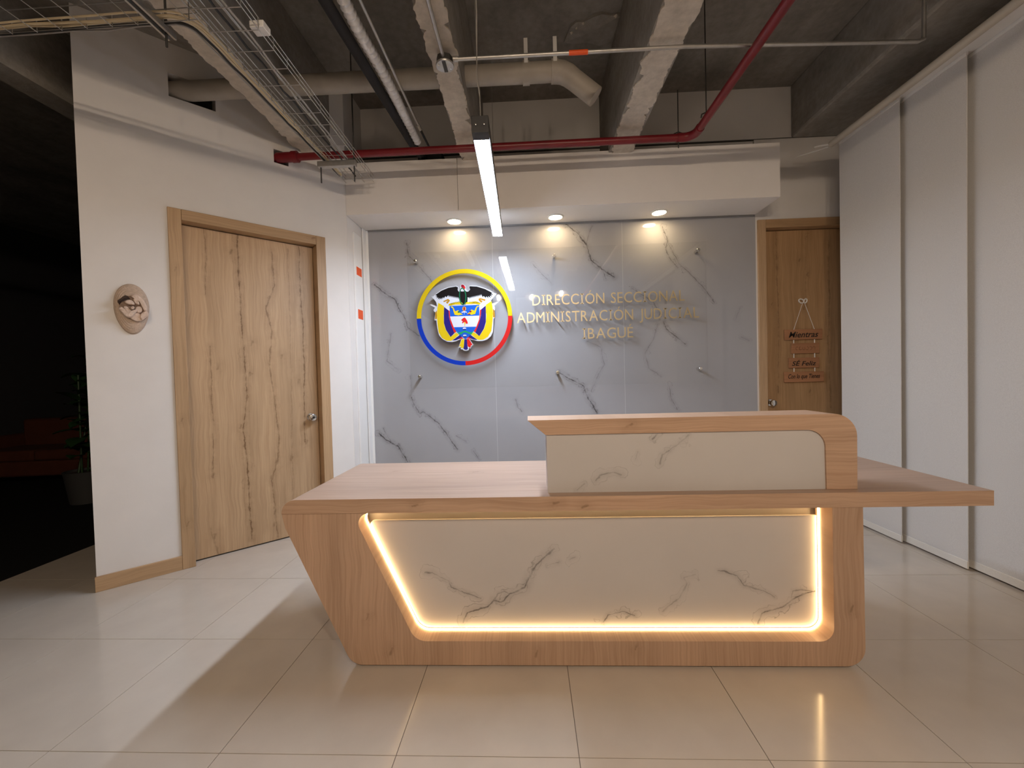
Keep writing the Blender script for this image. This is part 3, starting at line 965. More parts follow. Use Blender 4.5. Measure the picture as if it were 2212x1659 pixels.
# ------------------------------------------------------------------ channel with orange tape on the return wall
ch = thing('cable_channel', (-1.508, 3.67, 0), 'tall white cable channel beside the marble with two orange stickers', 'channel')
bx('cover', 'white_trim', (-1.515, -1.500, 3.595, 3.758, 0.002, 2.53), ch, bevel=0.003)
bx('sticker', 'orange_tape', (-1.4999, -1.4990, 3.628, 3.740, 2.165, 2.238), ch, smooth=0, label='orange sticker')
bx('sticker', 'orange_tape', (-1.4999, -1.4990, 3.632, 3.738, 1.778, 1.862), ch, smooth=0, label='orange sticker')

# ------------------------------------------------------------------ acrylic sign with lettering and coat of arms
sign = thing('acrylic_sign', (0.255, 3.80, 1.134), 'clear acrylic sign with gold lettering and round coat of arms on the marble', 'sign')
bx('sheet', 'acrylic', (-1.094, 1.605, 3.797, 3.803, 1.134, 2.387), sign, smooth=0)
for x, z in ((-1.02, 2.31), (0.255, 2.312), (1.535, 2.316), (-1.012, 1.25), (0.26, 1.254), (1.54, 1.257)):
    bm = B()
    lathe(bm, [(0, 0.0), (0.012, 0.0), (0.012, 0.064)], (x, 3.8035, z), (0, 1, 0), 20)
    lathe(bm, [(0, -0.020), (0.012, -0.020), (0.015, -0.017), (0.015, -0.0066), (0, -0.0066)], (x, 3.8035, z), (0, 1, 0), 20)
    obj('standoff', bm, 'chrome', sign)

def text_mesh(s, size, depth, shear=0.0, offset=0.0):
    cu = bpy.data.curves.new('lettering', 'FONT')
    cu.body = s
    cu.size = size
    cu.extrude = depth / 2
    cu.shear = shear
    cu.offset = offset
    cu.resolution_u = 3
    ob = bpy.data.objects.new('lettering', cu)
    COL.objects.link(ob)
    me = bpy.data.meshes.new_from_object(ob)
    bpy.data.objects.remove(ob)
    bm = B()
    bm.from_mesh(me)
    bpy.data.meshes.remove(me)
    return bm

def extent(bm):
    return min(v.co.x for v in bm.verts), max(v.co.x for v in bm.verts)

def serif_i(cap, w, depth):
    bm = B()
    s = cap * 0.125
    for x0, x1, y0, y1 in ((-s / 2, s / 2, 0, cap), (-w / 2, w / 2, 0, s * 0.85), (-w / 2, w / 2, cap - s * 0.85, cap)):
        box(bm, x0, x1, y0, y1, -depth / 2, depth / 2)
    return bm

def letter_row(s, x0, x1, base, cap, yfront, depth, mat, parent, name='letter'):
    size = cap / 0.72
    cells = []
    pen_x = 0.0
    ref = text_mesh('H', size, depth)
    caph = max(v.co.y for v in ref.verts) - min(v.co.y for v in ref.verts)
    ref.free()
    ky = cap / caph
    for chh in s:
        if chh == ' ':
            pen_x += cap * 0.55
            continue
        if chh == 'I':
            g = serif_i(caph, caph * 0.40, depth)
        elif chh == 'Í':
            g = serif_i(caph, caph * 0.40, depth)
        else:
            g = text_mesh(chh, size, depth)
        a, b = extent(g)
        for v in g.verts:
            v.co.x += pen_x - a
        pen_x += (b - a) + cap * 0.16
        cells.append(g)
    total = pen_x - cap * 0.16
    kx = (x1 - x0) / total
    for g in cells:
        for v in g.verts:
            x, y, z = v.co
            v.co = (x0 + x * kx, yfront + depth / 2 - z, base + y * ky)
        obj(name, g, mat, parent, smooth=0)

letter_row('DIRECCIÓN SECCIONAL', 0.046, 1.408, 1.868, 0.094, 3.790, 0.006, 'gold', sign)
letter_row('ADMINISTRACIÓN JUDICIAL', -0.098, 1.532, 1.713, 0.094, 3.790, 0.006, 'gold', sign)
letter_row('IBAGUÉ', 0.492, 0.946, 1.553, 0.094, 3.790, 0.006, 'gold', sign)

# ring in the three flag colours
RC = (-0.579, 1.781)
ring = None
def arc(name, mat, a0, a1, parent):
    bm = B()
    n = 40
    o, i = 0.439, 0.401
    pts = [(RC[0] + o * math.cos(math.radians(a0 + (a1 - a0) * k / n)), RC[1] + o * math.sin(math.radians(a0 + (a1 - a0) * k / n))) for k in range(n + 1)]
    pts += [(RC[0] + i * math.cos(math.radians(a1 + (a0 - a1) * k / n)), RC[1] + i * math.sin(math.radians(a1 + (a0 - a1) * k / n))) for k in range(n + 1)]
    prism(bm, pts, 3.784, 3.7965)
    return obj(name, bm, mat, parent, smooth=20)
arc('ring_segment', 'e_yellow', 0, 180, sign)
arc('ring_segment', 'e_blue', 180.15, 269.9, sign)
arc('ring_segment', 'e_red', 270, 359.85, sign)

KE = 0.00426 * 0.10247
CE, SE = math.cos(math.radians(1.49)), math.sin(math.radians(1.49))
def em(p):
    dx, dy = p[0] - 815.0, p[1] - 839.0
    return (RC[0] + KE * (dx * CE - dy * SE), RC[1] - KE * (dx * SE + dy * CE))
def mir(pts):
    return [(1655 - x, y - 0.05 * (827 - x)) for x, y in pts]
def plate(name, pts, mat, y0, y1, parent, **kw):
    bm = B()
    prism(bm, [em(p) for p in pts], y0, y1)
    return obj(name, bm, mat, parent, smooth=0, **kw)
back = [(120, 400), (160, 400), (200, 360), (330, 265), (480, 205), (650, 180), (692, 200), (688, 255), (712, 285), (728, 230), (745, 160), (790, 142), (835, 178), (845, 230), (862, 262), (900, 296), (930, 260), (915, 200), (935, 178), (1080, 183), (1250, 234), (1380, 295), (1430, 336), (1470, 345), (1497, 350), (1400, 460), (1372, 490), (1390, 560), (1552, 510), (1445, 600), (1462, 650), (1457, 690), (1432, 705), (1462, 850), (1428, 870), (1425, 1000), (1415, 1150), (1375, 1235), (1292, 1305), (1200, 1335), (1100, 1338), (1000, 1312), (925, 1290), (1000, 1420), (962, 1442), (948, 1492), (915, 1482), (902, 1527), (850, 1542), (800, 1532), (770, 1503), (743, 1508), (733, 1465), (692, 1472), (755, 1290), (650, 1335), (560, 1354), (450, 1345), (348, 1293), (276, 1203), (240, 1050), (226, 900), (182, 897), (207, 730), (178, 715), (162, 680), (188, 650), (198, 632), (78, 572), (120, 563), (240, 608), (222, 520), (176, 460)]
emb = plate('emblem', back, 'e_white', 3.786, 3.7965, sign, label='coat of arms with condor, shield and flags')
YB = 3.786
def layer(name, pts, mat, lv):
    return plate(name, pts, mat, YB - 0.0007 * lv, YB - 0.0007 * (lv - 1), emb)
def feather(a, b, n, depth, drop):
    out = []
    for k in range(n):
        t0, t1 = k / n, (k + 0.5) / n
        out.append((a[0] + (b[0] - a[0]) * t0, a[1] + (b[1] - a[1]) * t0))
        out.append((a[0] + (b[0] - a[0]) * t1 - drop, a[1] + (b[1] - a[1]) * t1 + depth))
    out.append(b)
    return out
lw = [(200, 372), (330, 282), (480, 222), (640, 196), (684, 214), (678, 268), (700, 302), (728, 312), (722, 430)] + feather((716, 420), (480, 375), 9, 40, 14) + [(440, 420), (420, 395), (380, 445), (372, 415), (335, 470), (335, 430), (290, 475), (300, 430), (258, 465), (270, 420), (226, 440), (246, 402), (208, 412), (238, 382)]
rw = [(930, 192), (1080, 200), (1250, 252), (1420, 340), (1380, 338), (1425, 380), (1370, 368), (1405, 412), (1350, 392), (1375, 440), (1310, 402), (1330, 450), (1275, 405), (1270, 440), (1225, 400), (1200, 420), (1180, 375)] + feather((1175, 360), (900, 420), 10, 38, -8) + [(870, 430), (862, 308), (905, 300), (938, 262), (922, 215)]
layer('wing', lw, 'e_black', 1)
layer('wing', rw, 'e_black', 1)
layer('body', [(722, 305), (760, 288), (840, 290), (866, 305), (892, 330), (885, 480), (880, 535), (840, 575), (760, 560), (735, 500), (722, 420)], 'e_black', 2)
layer('collar', [(725, 290), (735, 250), (780, 235), (815, 265), (830, 290), (800, 300), (760, 300)], 'e_white', 3)
layer('head', [(752, 165), (785, 155), (820, 180), (840, 215), (835, 245), (812, 258), (790, 245), (770, 225), (750, 200)], 'e_maroon', 4)
layer('crest', [(800, 190), (825, 188), (838, 215), (832, 243), (812, 250), (800, 225)], 'e_red', 5)
def oval(cx_, cy_, rx, ry, n=24):
    return [(cx_ + rx * math.cos(2 * math.pi * k / n), cy_ + ry * math.sin(2 * math.pi * k / n)) for k in range(n)]
bm = B()
pts = [em((782 + 66 * math.cos(a) + 18 * math.sin(a) * 0.5, 405 + 172 * math.sin(a))) for a in [2 * math.pi * k / 40 for k in range(41)]]
tube(bm, [(x, YB - 0.003, z) for x, z in pts], 0.0046, 6, radii=[0.0040 + 0.0014 * (k % 2) for k in range(41)])
obj('wreath', bm, 'e_green', emb)
rib = [(480, 592), (492, 556), (600, 528), (742, 516), (782, 546), (764, 572), (622, 570), (522, 597)]
layer('ribbon', rib, 'e_yellow', 3)
layer('ribbon', [(830, 562), (862, 524), (930, 522), (1060, 505), (1168, 552), (1128, 582), (1050, 560), (930, 562)], 'e_yellow', 3)
layer('ribbon_curl', [(372, 500), (476, 452), (516, 488), (462, 556), (428, 530), (470, 490), (384, 522)], 'e_amber', 2)
layer('ribbon_curl', [(1114, 455), (1150, 440), (1262, 470), (1250, 505), (1150, 470), (1204, 512), (1168, 540), (1120, 490)], 'e_amber', 2)
for s_, x_, y_, w_ in (('LIBERTAD', 500, 584, 220), ('Y ORDEN', 922, 548, 210)):
    g = text_mesh(s_, 0.026, 0.0006)
    a_, b_ = extent(g)
    o_ = em((x_, y_))
    for v in g.verts:
        X_, Y_, Z_ = v.co
        fx = (X_ - a_) / (b_ - a_)
        lift = 0.018 * fx if s_[0] == 'L' else -0.004 * fx
        v.co = (o_[0] + fx * w_ * KE, YB - 0.0026 - Z_, o_[1] + Y_ * 0.82 + lift)
    obj('motto', g, 'e_black', emb, smooth=0)
fy = [(268, 532), (386, 602), (386, 760), (376, 800), (386, 980), (422, 1100), (522, 1250), (640, 1160), (702, 1200), (602, 1290), (540, 1328), (442, 1328), (342, 1270), (272, 1150), (246, 950), (237, 800), (247, 650)]
fb = [(390, 622), (482, 692), (492, 820), (522, 960), (606, 1170), (526, 1250), (428, 1100), (386, 960), (384, 800)]
fr_ = [(482, 690), (508, 704), (516, 820), (532, 890), (592, 1050), (646, 1140), (606, 1172), (522, 960), (492, 800)]
fb2 = [(560, 1326), (722, 1205), (766, 1252), (690, 1296), (640, 1318)]
fr2 = [(690, 1296), (760, 1250), (795, 1285), (740, 1290)]
for f_ in (lambda q: q, mir):
    layer('flag_stripe', f_(fb2), 'e_navy', 1)
    layer('flag_stripe', f_(fr2), 'e_red', 2)
    layer('flag_stripe', f_(fy), 'e_yellow', 1)
    layer('flag_stripe', f_(fb), 'e_navy', 2)
    layer('flag_stripe', f_(fr_), 'e_red', 2)
    layer('flag_finial', f_([(205, 735), (238, 690), (236, 870), (196, 880)]), 'e_amber', 1)
layer('shield_field', [(506, 602), (1128, 582), (1136, 806), (516, 822)], 'e_skyblue', 3)
layer('shield_field', [(516, 822), (1136, 806), (1128, 880), (1070, 1036), (592, 1046), (532, 890)], 'e_white', 3)
layer('shield_field', [(592, 1046), (1070, 1036), (1020, 1120), (955, 1200), (852, 1292), (828, 1292), (700, 1195), (640, 1130)], 'e_skyblue', 3)
layer('isthmus', [(650, 1128), (704, 1160), (780, 1132), (830, 1116), (882, 1136), (950, 1160), (1014, 1128), (962, 1202), (902, 1182), (870, 1162), (820, 1152), (780, 1168), (742, 1200), (702, 1186)], 'e_lightgreen', 4)
for sx, sy in ((820, 1078), (826, 1228)):
    layer('ship_hull', [(sx - 38, sy + 8), (sx + 38, sy + 4), (sx + 25, sy + 28), (sx - 25, sy + 30)], 'e_navy', 4)
    layer('ship_sail', [(sx - 36, sy - 18), (sx - 5, sy - 26), (sx + 32, sy - 20), (sx + 36, sy + 2), (sx - 36, sy + 6)], 'e_white', 4)
layer('cap', [(752, 888), (790, 858), (824, 840), (850, 868), (880, 920), (892, 972), (850, 976), (832, 940), (800, 946), (780, 970), (764, 952), (784, 926), (758, 910)], 'e_red', 4)
layer('spear', [(806, 945), (842, 942), (836, 975), (830, 1030), (822, 1030), (818, 975)], 'e_yellow', 5)
corn = [(530, 625), (545, 612), (575, 620), (600, 660), (622, 715), (690, 690), (722, 740), (785, 780), (690, 800), (612, 785), (590, 720), (572, 650)]
layer('cornucopia', corn, 'e_yellow', 4)
layer('cornucopia', [(1655 - x, y - 12) for x, y in corn], 'e_yellow', 4)
layer('fruit', oval(700, 728, 26, 18), 'e_green', 5)
layer('fruit', oval(945, 722, 26, 18), 'e_maroon', 5)
layer('fruit', oval(920, 775, 30, 12), 'e_maroon', 5)
layer('pomegranate', oval(815, 662, 40, 48), 'e_orange', 4)
layer('pomegranate_seeds', oval(815, 662, 16, 38), 'e_maroon', 5)
layer('pomegranate_leaf', [(812, 712), (760, 725), (758, 745), (812, 735), (816, 790), (824, 735), (870, 745), (866, 725), (820, 712)], 'e_white', 4)
layer('tassel', [(762, 1294), (812, 1298), (802, 1490), (772, 1476), (748, 1494), (738, 1450), (704, 1448)], 'e_yellow', 1)
layer('tassel', [(816, 1300), (868, 1298), (880, 1440), (892, 1500), (850, 1524), (802, 1506), (796, 1480), (806, 1440)], 'e_navy', 2)
layer('tassel', [(866, 1292), (910, 1290), (986, 1412), (950, 1430), (944, 1478), (915, 1462), (888, 1450), (872, 1370)], 'e_red', 1)

# ------------------------------------------------------------------ hanging plaques on the narrow door
hp = thing('hanging_plaques', (2.52, 3.925, 1.109), 'four small wooden plaques with script lettering strung on a cord', 'wall sign')
YP0, YP1 = 3.918, 3.928
rows = ((2.352, 2.690, 1.497, 1.592, 'Mientras', 'ink', 0.30, 0.78), (2.412, 2.662, 1.370, 1.466, '', 'burnt_ink', 0.0, 0.70), (2.388, 2.660, 1.238, 1.332, 'SÉ Feliz', 'ink', 0.25, 0.80), (2.345, 2.700, 1.108, 1.204, 'Con lo que Tienes', 'ink', 0.30, 0.80))
for x0, x1, z0, z1, s_, mt, sh, wf in rows:
    pq = bx('plaque', 'plaque_wood', (x0, x1, YP0, YP1, z0, z1), hp, bevel=0.003)
    if not s_:      # worn carving, no longer legible: shallow burnt strokes only
        for k in range(6):
            cxx, czz = x0 + (x1 - x0) * (0.20 + 0.12 * k), (z0 + z1) / 2
            bm = B()
            tube(bm, [(cxx + 0.010 * math.cos(a_), YP0 - 0.0004, czz + 0.016 * math.sin(a_)) for a_ in [math.radians(40 + 55 * k + 30 * j) for j in range(9)]], 0.0014, 5)
            obj('carved_stroke', bm, mt, pq)
        continue
    g = text_mesh(s_, 0.06, 0.0008, sh, 0.0009 if mt == 'ink' else 0.0)
    a_, b_ = extent(g)
    ylo, yhi = min(v.co.y for v in g.verts), max(v.co.y for v in g.verts)
    w_ = (x1 - x0) * wf
    h_ = (z1 - z0) * 0.56
    for v in g.verts:
        X_, Y_, Z_ = v.co
        v.co = ((x0 + x1) / 2 - w_ / 2 + (X_ - a_) / (b_ - a_) * w_, YP0 - 0.0002 - Z_, z0 + (z1 - z0) * 0.22 + (Y_ - ylo) / (yhi - ylo) * h_)
    obj('lettering', g, mt, pq, smooth=0)
for a, c in (((2.434, 1.590), (2.527, 1.845)), ((2.618, 1.590), (2.535, 1.845))):
    bm = B()
    tube(bm, [(a[0], YP0, a[1]), (c[0], 3.928, c[1])], 0.0022, 6)
    obj('cord', bm, 'cord', hp)
for k in range(3):
    for x_ in (2.436, 2.622):
        bm = B()
        tube(bm, [(x_, 3.923, rows[k][2] + 0.004), (x_, 3.923, rows[k + 1][3] - 0.004)], 0.0042, 6)
        obj('cord', bm, 'cord', hp)
for sgn, w_ in ((-1, 0.045), (1, 0.028)):
    bm = B()
    pts = [(2.531 + sgn * w_ * (1 - math.cos(t)) / 2 * 1.0, 3.924, 1.846 + 0.018 * math.sin(t) + 0.01 * (1 - math.cos(t)) / 2) for t in [2 * math.pi * k / 14 for k in range(15)]]
    tube(bm, pts, 0.006, 6)
    obj('bow_loop', bm, 'cord', hp)
bm = B()
lathe(bm, [(0, -0.010), (0.005, -0.010), (0.006, -0.007), (0.003, 0.0), (0, 0.0)], (2.531, 3.934, 1.852), (0, 1, 0), 12)
obj('nail', bm, 'chrome', hp)

# ------------------------------------------------------------------ woven oval ornament on the diagonal wall
so0 = (-2.487 + 2.351) * math.sqrt(2)
orn = thing('wall_ornament', DIAG0 + Vector((-0.136, -0.136, 1.56)), 'oval woven fibre ornament with folded petals and a dark tuft', 'ornament', rotz=R45)
def egg(t, r):
    zz = math.sin(t)
    w_ = 0.083 * (1 + 0.12 * zz)
    return (r * w_ * math.cos(t), 0.158 + r * 0.158 * zz)
bm = B()
rings = []
nr = 22
for k in range(nr + 1):
    r = 1 - k / nr
    h = 0.046 * math.sqrt(max(0, 1 - r ** 2.2)) + 0.0018 * (k % 2)
    if k == nr:
        rings.append([bm.verts.new((0, -0.006 - h, 0.158))])
    else:
        rings.append([bm.verts.new((egg(2 * math.pi * j / 40, r)[0], -0.004 - h, egg(2 * math.pi * j / 40, r)[1])) for j in range(40)])
for a, c in zip(rings[:-1], rings[1:]):
    for j in range(40):
        if len(c) == 1:
            bm.faces.new((a[j], a[(j + 1) % 40], c[0]))
        else:
            bm.faces.new((a[j], a[(j + 1) % 40], c[(j + 1) % 40], c[j]))
bk = [bm.verts.new((v.co.x, 0.0, v.co.z)) for v in rings[0]]
for j in range(40):
    bm.faces.new((rings[0][(j + 1) % 40], rings[0][j], bk[j], bk[(j + 1) % 40]))
bm.faces.new(bk)
obj('woven_shell', bm, 'fibre', orn, local=True, smooth=25)
def oc(p):
    return ((p[0] - 600) * 0.00020, 0.158 - (p[1] - 860) * 0.000255)
def pillow(name, pts, mat, base, lift, **kw):
    for _ in range(2):
        q = []
        for a, c in zip(pts, pts[1:] + pts[:1]):
            q += [(a[0] * 0.75 + c[0] * 0.25, a[1] * 0.75 + c[1] * 0.25), (a[0] * 0.25 + c[0] * 0.75, a[1] * 0.25 + c[1] * 0.75)]
        pts = q
    if name == 'petal':
        mx_, my_ = sum(p[0] for p in pts) / len(pts), sum(p[1] for p in pts) / len(pts)
        pts = [(mx_ + (p[0] - mx_) * 1.06, my_ + (p[1] - my_) * 1.06) for p in pts]
    pts = [oc(p) for p in pts]
    cx_, cz_ = sum(p[0] for p in pts) / len(pts), sum(p[1] for p in pts) / len(pts)
    base += 0.011
    bm = B()
    rings = []
    for s_, h_ in ((0.97, 0.0), (1.0, 0.55), (0.86, 0.92), (0.55, 1.0)):
        rings.append([bm.verts.new((cx_ + (x_ - cx_) * s_, -base - lift * h_ - 0.0012 * math.sin(k_ * 1.7), cz_ + (z_ - cz_) * s_)) for k_, (x_, z_) in enumerate(pts)])
    top = bm.verts.new((cx_, -base - lift * 0.85, cz_))
    n_ = len(pts)
    for a, c in zip(rings[:-1], rings[1:]):
        for j in range(n_):
            bm.faces.new((a[j], a[(j + 1) % n_], c[(j + 1) % n_], c[j]))
    for j in range(n_):
        bm.faces.new((rings[-1][j], rings[-1][(j + 1) % n_], top))
    bm.faces.new(list(reversed(rings[0])))
    obj(name, bm, mat, orn, local=True, smooth=50, **kw)
pillow('petal_shade_bed', [(300, 880), (340, 700), (470, 600), (690, 520), (870, 620), (980, 850), (985, 1020), (860, 1160), (690, 1200), (500, 1120), (360, 990)], 'fibre_shade', 0.030, 0.014)  # added backing plate; its dark colour stands in for shade between the petals
for pts_, base, lift in (([(580, 580), (690, 520), (800, 560), (930, 720), (980, 950), (900, 960), (840, 800), (740, 640), (640, 630)], 0.036, 0.022),
                         ([(540, 1110), (690, 1190), (860, 1150), (800, 1000), (690, 960), (600, 1050)], 0.036, 0.016),
                         ([(770, 1090), (820, 960), (960, 910), (990, 1020), (900, 1090), (820, 1165)], 0.040, 0.022),
                         ([(285, 890), (390, 845), (480, 1000), (570, 1030), (690, 880), (720, 920), (640, 1040), (540, 1110), (440, 1080), (350, 960)], 0.040, 0.026),
                         ([(400, 860), (470, 820), (560, 900), (600, 960), (540, 1000), (470, 960)], 0.042, 0.018),
                         ([(420, 720), (590, 655), (690, 790), (560, 790), (500, 790)], 0.042, 0.026),
                         ([(620, 640), (720, 610), (800, 780), (700, 770)], 0.042, 0.018),
                         ([(690, 820), (830, 810), (850, 930), (760, 980), (680, 940)], 0.040, 0.014),
                         ([(590, 830), (650, 830), (660, 890), (600, 920), (570, 880)], 0.046, 0.024)):
    pillow('petal', pts_, 'fibre_light', base, lift * 1.35)
bm = B()
for k in range(10):
    x0_, z0_ = oc((560 - k * 22, 645 - 8 * math.sin(k * 0.6) + k * 8))
    x1_, z1_ = oc((470 - k * 18, 590 + k * 14))
    x2_, z2_ = oc((360 - k * 3, 690 + k * 12))
    tube(bm, [(x0_, -0.060, z0_), ((x0_ + x1_) / 2, -0.070, (z0_ + z1_) / 2 + 0.004), (x1_, -0.068, z1_), ((x1_ + x2_) / 2 - 0.002, -0.060, (z1_ + z2_) / 2 + 0.003), (x2_, -0.046, z2_)], 0.0045, 6, radii=[0.002, 0.005, 0.006, 0.005, 0.002])
obj('tuft', bm, 'hair_brown', orn, local=True, label='dark brown tuft')

# ------------------------------------------------------------------ ceiling services
# grey drain pipe through the joists
dp = thing('drain_pipe', (-1.0, 2.75, 3.15), 'thick grey drain pipe crossing the ceiling from a hole in the wall', 'pipe')
bm = B()
tube(bm, [(-2.42, 2.75, 3.212), (0.235, 2.75, 3.205)], 0.060, 22)
obj('pipe', bm, 'pvc', dp)
bm = B()
pts = [(0.20, 2.75, 3.205), (0.262, 2.75, 3.198), (0.305, 2.75, 3.175), (0.34, 2.75, 3.145), (0.475, 2.75, 3.03)]
tube(bm, pts, 0.064, 22, radii=[0.067, 0.067, 0.065, 0.062, 0.062])
obj('elbow', bm, 'pvc', dp)
for x_ in (0.03, 0.215):
    bm = B()
    tube(bm, [(x_ - 0.022, 2.75, 3.2055), (x_ + 0.022, 2.75, 3.2055)], 0.0685, 22)
    cp = obj('coupling', bm, 'pvc', dp)
    bx('strap', 'white_plastic', (x_ - 0.012, x_ + 0.012, 2.685, 2.692, 3.20, 3.38), cp, smooth=0)

# red fire pipe
rp = thing('fire_pipe', (0.0, 3.14, 2.93), 'dark red sprinkler pipe running above the soffit and towards the viewer', 'pipe')
bm = B()
ang = [math.pi / 2 * k / 8 for k in range(9)]
bend = [(1.175 + 0.075 * math.sin(a), 3.065 + 0.075 * math.cos(a), 2.955) for k, a in enumerate(ang)]
tube(bm, [(-2.0, 3.14, 2.950)] + bend + [(1.252, 2.5, 2.955), (1.244, -3.0, 2.955)], 0.0265, 18)
obj('pipe', bm, 'red_pipe', rp)
bm = B()
tube(bm, [(-1.885, 3.14, 2.951), (-1.72, 3.14, 2.952)], 0.037, 18)
obj('coupling', bm, 'red_pipe', rp)
bm = B()
tube(bm, [(-1.765, 3.14, 2.952), (-1.725, 3.14, 2.952)], 0.042, 18)
obj('coupling', bm, 'red_pipe', rp)
bm = B()
tube(bm, [(p[0], p[1], p[2]) for p in [(1.13, 3.14, 2.955)] + bend + [(1.2505, 3.02, 2.955)]], 0.031, 18)
obj('elbow', bm, 'red_pipe', rp)
for (x_, y_, zt) in ((1.25, 2.92, 3.758), (1.14, 3.14, 3.30)):
    bm = B()
    tube(bm, [(x_, y_, 2.88 if zt < 3.5 else 2.98), (x_, y_, zt)], 0.004, 8)
    obj('hanger_rod', bm, 'dark_steel', rp)
    bm = B()
    tube(bm, [(x_ - 0.036, y_, 2.96), (x_ - 0.03, y_, 2.985), (x_, y_, 2.997), (x_ + 0.03, y_, 2.985), (x_ + 0.036, y_, 2.96)], 0.005, 6)
    obj('clamp', bm, 'dark_steel', rp)

# black insulated tube, corrugated foil duct and a thin conduit side by side
bm = B()
tube(bm, [(-0.99, -2.5, 3.095), (-0.950, 2.03, 3.095), (-0.882, 3.33, 3.100), (-0.86, 3.55, 3.115)], 0.031, 14)
obj('insulated_tube', bm, 'black_foam', label='black foam insulated tube running under the slab', cat='tube')
bm = B()
A_, C_ = Vector((-0.900, 0.6, 3.112)), Vector((-0.832, 3.30, 3.112))
n = 140
tube(bm, [A_.lerp(C_, k / n) + Vector((0.006 * math.sin(k * 0.13), 0, 0.004 * math.sin(k * 0.21))) for k in range(n + 1)], 0.034, 14, radii=[0.0305 + 0.0040 * (1 if k % 2 else -1) for k in range(n + 1)])
obj('corrugated_duct', bm, 'foil', smooth=25, label='silver corrugated flexible duct beside the black tube', cat='duct')
bm = B()
tube(bm, [(-0.80, -1.5, 3.10), (-0.782, 2.0, 3.10), (-0.770, 3.08, 3.10)], 0.0085, 10)
tc = obj('thin_conduit', bm, 'galvanised', label='thin galvanised conduit right of the silver duct', cat='conduit')
bm = B()
tube(bm, [(-0.770, 3.06, 3.10), (-0.769, 3.12, 3.10)], 0.014, 10)
obj('coupling', bm, 'galvanised', tc)
bm = B()
tube(bm, [(-0.769, 3.11, 3.10), (-0.755, 3.40, 3.09)], 0.009, 8)
obj('flex_tail', bm, 'black_foam', tc)
bx('duct_box', 'black_foam', (-0.905, -0.70, 3.56, 3.80, 3.07, 3.18), label='black box behind the soffit edge where the tubes end', cat='box', bevel=0.004)

# junction box and conduit
jb = thing('junction_box', (-0.424, 2.328, 2.965), 'round metal junction box under the middle joist', 'junction box')
bm = B()
lathe(bm, [(0, 0.0), (0.048, 0.0), (0.050, 0.003), (0.050, 0.010), (0.0, 0.010)], (-0.424, 2.328, 2.965), (0, 0, 1), 24)
obj('cover', bm, 'galvanised', jb)
bm = B()
lathe(bm, [(0.046, 0.0102), (0.046, 0.046), (0.0, 0.046)], (-0.424, 2.328, 2.965), (0, 0, 1), 8)
obj('body', bm, 'dark_steel', jb)
bx('knockout', 'dark_steel', (-0.434, -0.414, 2.288, 2.368, 2.9625, 2.9648), jb, smooth=0)
for k, (x_, y_) in enumerate(((-0.455, 2.31), (-0.393, 2.345))):
    bm = B()
    lathe(bm, [(0, -0.003), (0.005, -0.003), (0.005, 0.0), (0, 0.0)], (x_, y_, 2.965), (0, 0, 1), 10)
    obj('screw', bm, 'chrome', jb)
cd = thing('conduit', (0.9, 2.325, 2.98), 'galvanised conduit crossing from the junction box to the edge beam', 'conduit')
bm = B()
tube(bm, [(-0.376, 2.325, 3.000), (0.9, 2.330, 3.000), (2.16, 2.39, 3.0), (2.20, 2.40, 3.02), (2.205, 2.402, 3.30), (2.205, 2.402, 3.758)], 0.0105, 12)
obj('tube', bm, 'galvanised', cd)
bm = B()
tube(bm, [(0.262, 2.3276, 3.000), (0.365, 2.328, 3.000)], 0.0125, 12)
obj('tape', bm, 'orange_tape', cd, label='orange tape band')
bm = B()
tube(bm, [(-0.378, 2.325, 3.0), (-0.35, 2.325, 3.0)], 0.015, 12)
obj('connector', bm, 'galvanised', cd)
bm = B()
tube(bm, [(-0.426, 2.285, 2.992), (-0.428, 1.93, 3.0), (-0.436, 0.5, 3.02), (-0.436, -2.0, 3.02)], 0.0105, 12)
obj('box_feed_conduit', bm, 'galvanised', label='galvanised conduit along the middle joist into the junction box', cat='conduit')

# wire-mesh cable tray: a run along the viewing direction and a run to the left
def tray(name, label, a, b, width, zbot, height):
    t = thing(name, ((a[0] + b[0]) / 2, (a[1] + b[1]) / 2, zbot), label, 'cable tray', 'wire mesh cable trays')
    d = Vector((b[0] - a[0], b[1] - a[1], 0))
    ln_ = d.length
    d.normalize()
    sd = Vector((d.y, -d.x, 0))
    o_ = Vector((a[0], a[1], zbot))
    r_ = 0.0024
    offs = [(-width / 2, height), (-width / 2, height * 0.5), (-width / 2, 0), (-width / 6, 0), (width / 6, 0), (width / 2, 0), (width / 2, height * 0.5), (width / 2, height)]
    for w_, h_ in offs:
        bm = B()
        p = o_ + sd * w_ + Vector((0, 0, h_))
        tube(bm, [p, p + d * ln_], r_, 6)
        obj('long_wire', bm, 'galvanised', t)
    first = None
    k = 0.05
    while k < ln_:
        p = o_ + d * k
        if first is None:
            bm = B()
            path = [sd * (-width / 2) + Vector((0, 0, height)), sd * (-width / 2), sd * (width / 2), sd * (width / 2) + Vector((0, 0, height))]
            tube(bm, [q - Vector((0, 0, 0.004)) for q in path], r_, 6)
            c_ = obj('cross_wire', bm, 'galvanised', t, local=True)
            first = c_.data
        else:
            c_ = bpy.data.objects.new('cross_wire', first)
            COL.objects.link(c_)
            c_.parent = t
        c_.location = p - t.location
        k += 0.12
    return t
t1 = tray('cable_tray', 'wire mesh cable tray running towards the soffit corner', (-1.278, 0.28), (-1.352, 3.40), 0.228, 2.860, 0.055)
t2 = tray('cable_tray', 'wire mesh cable tray branching off to the left', (-1.425, 1.662), (-5.7, 1.70), 0.323, 2.860, 0.055)
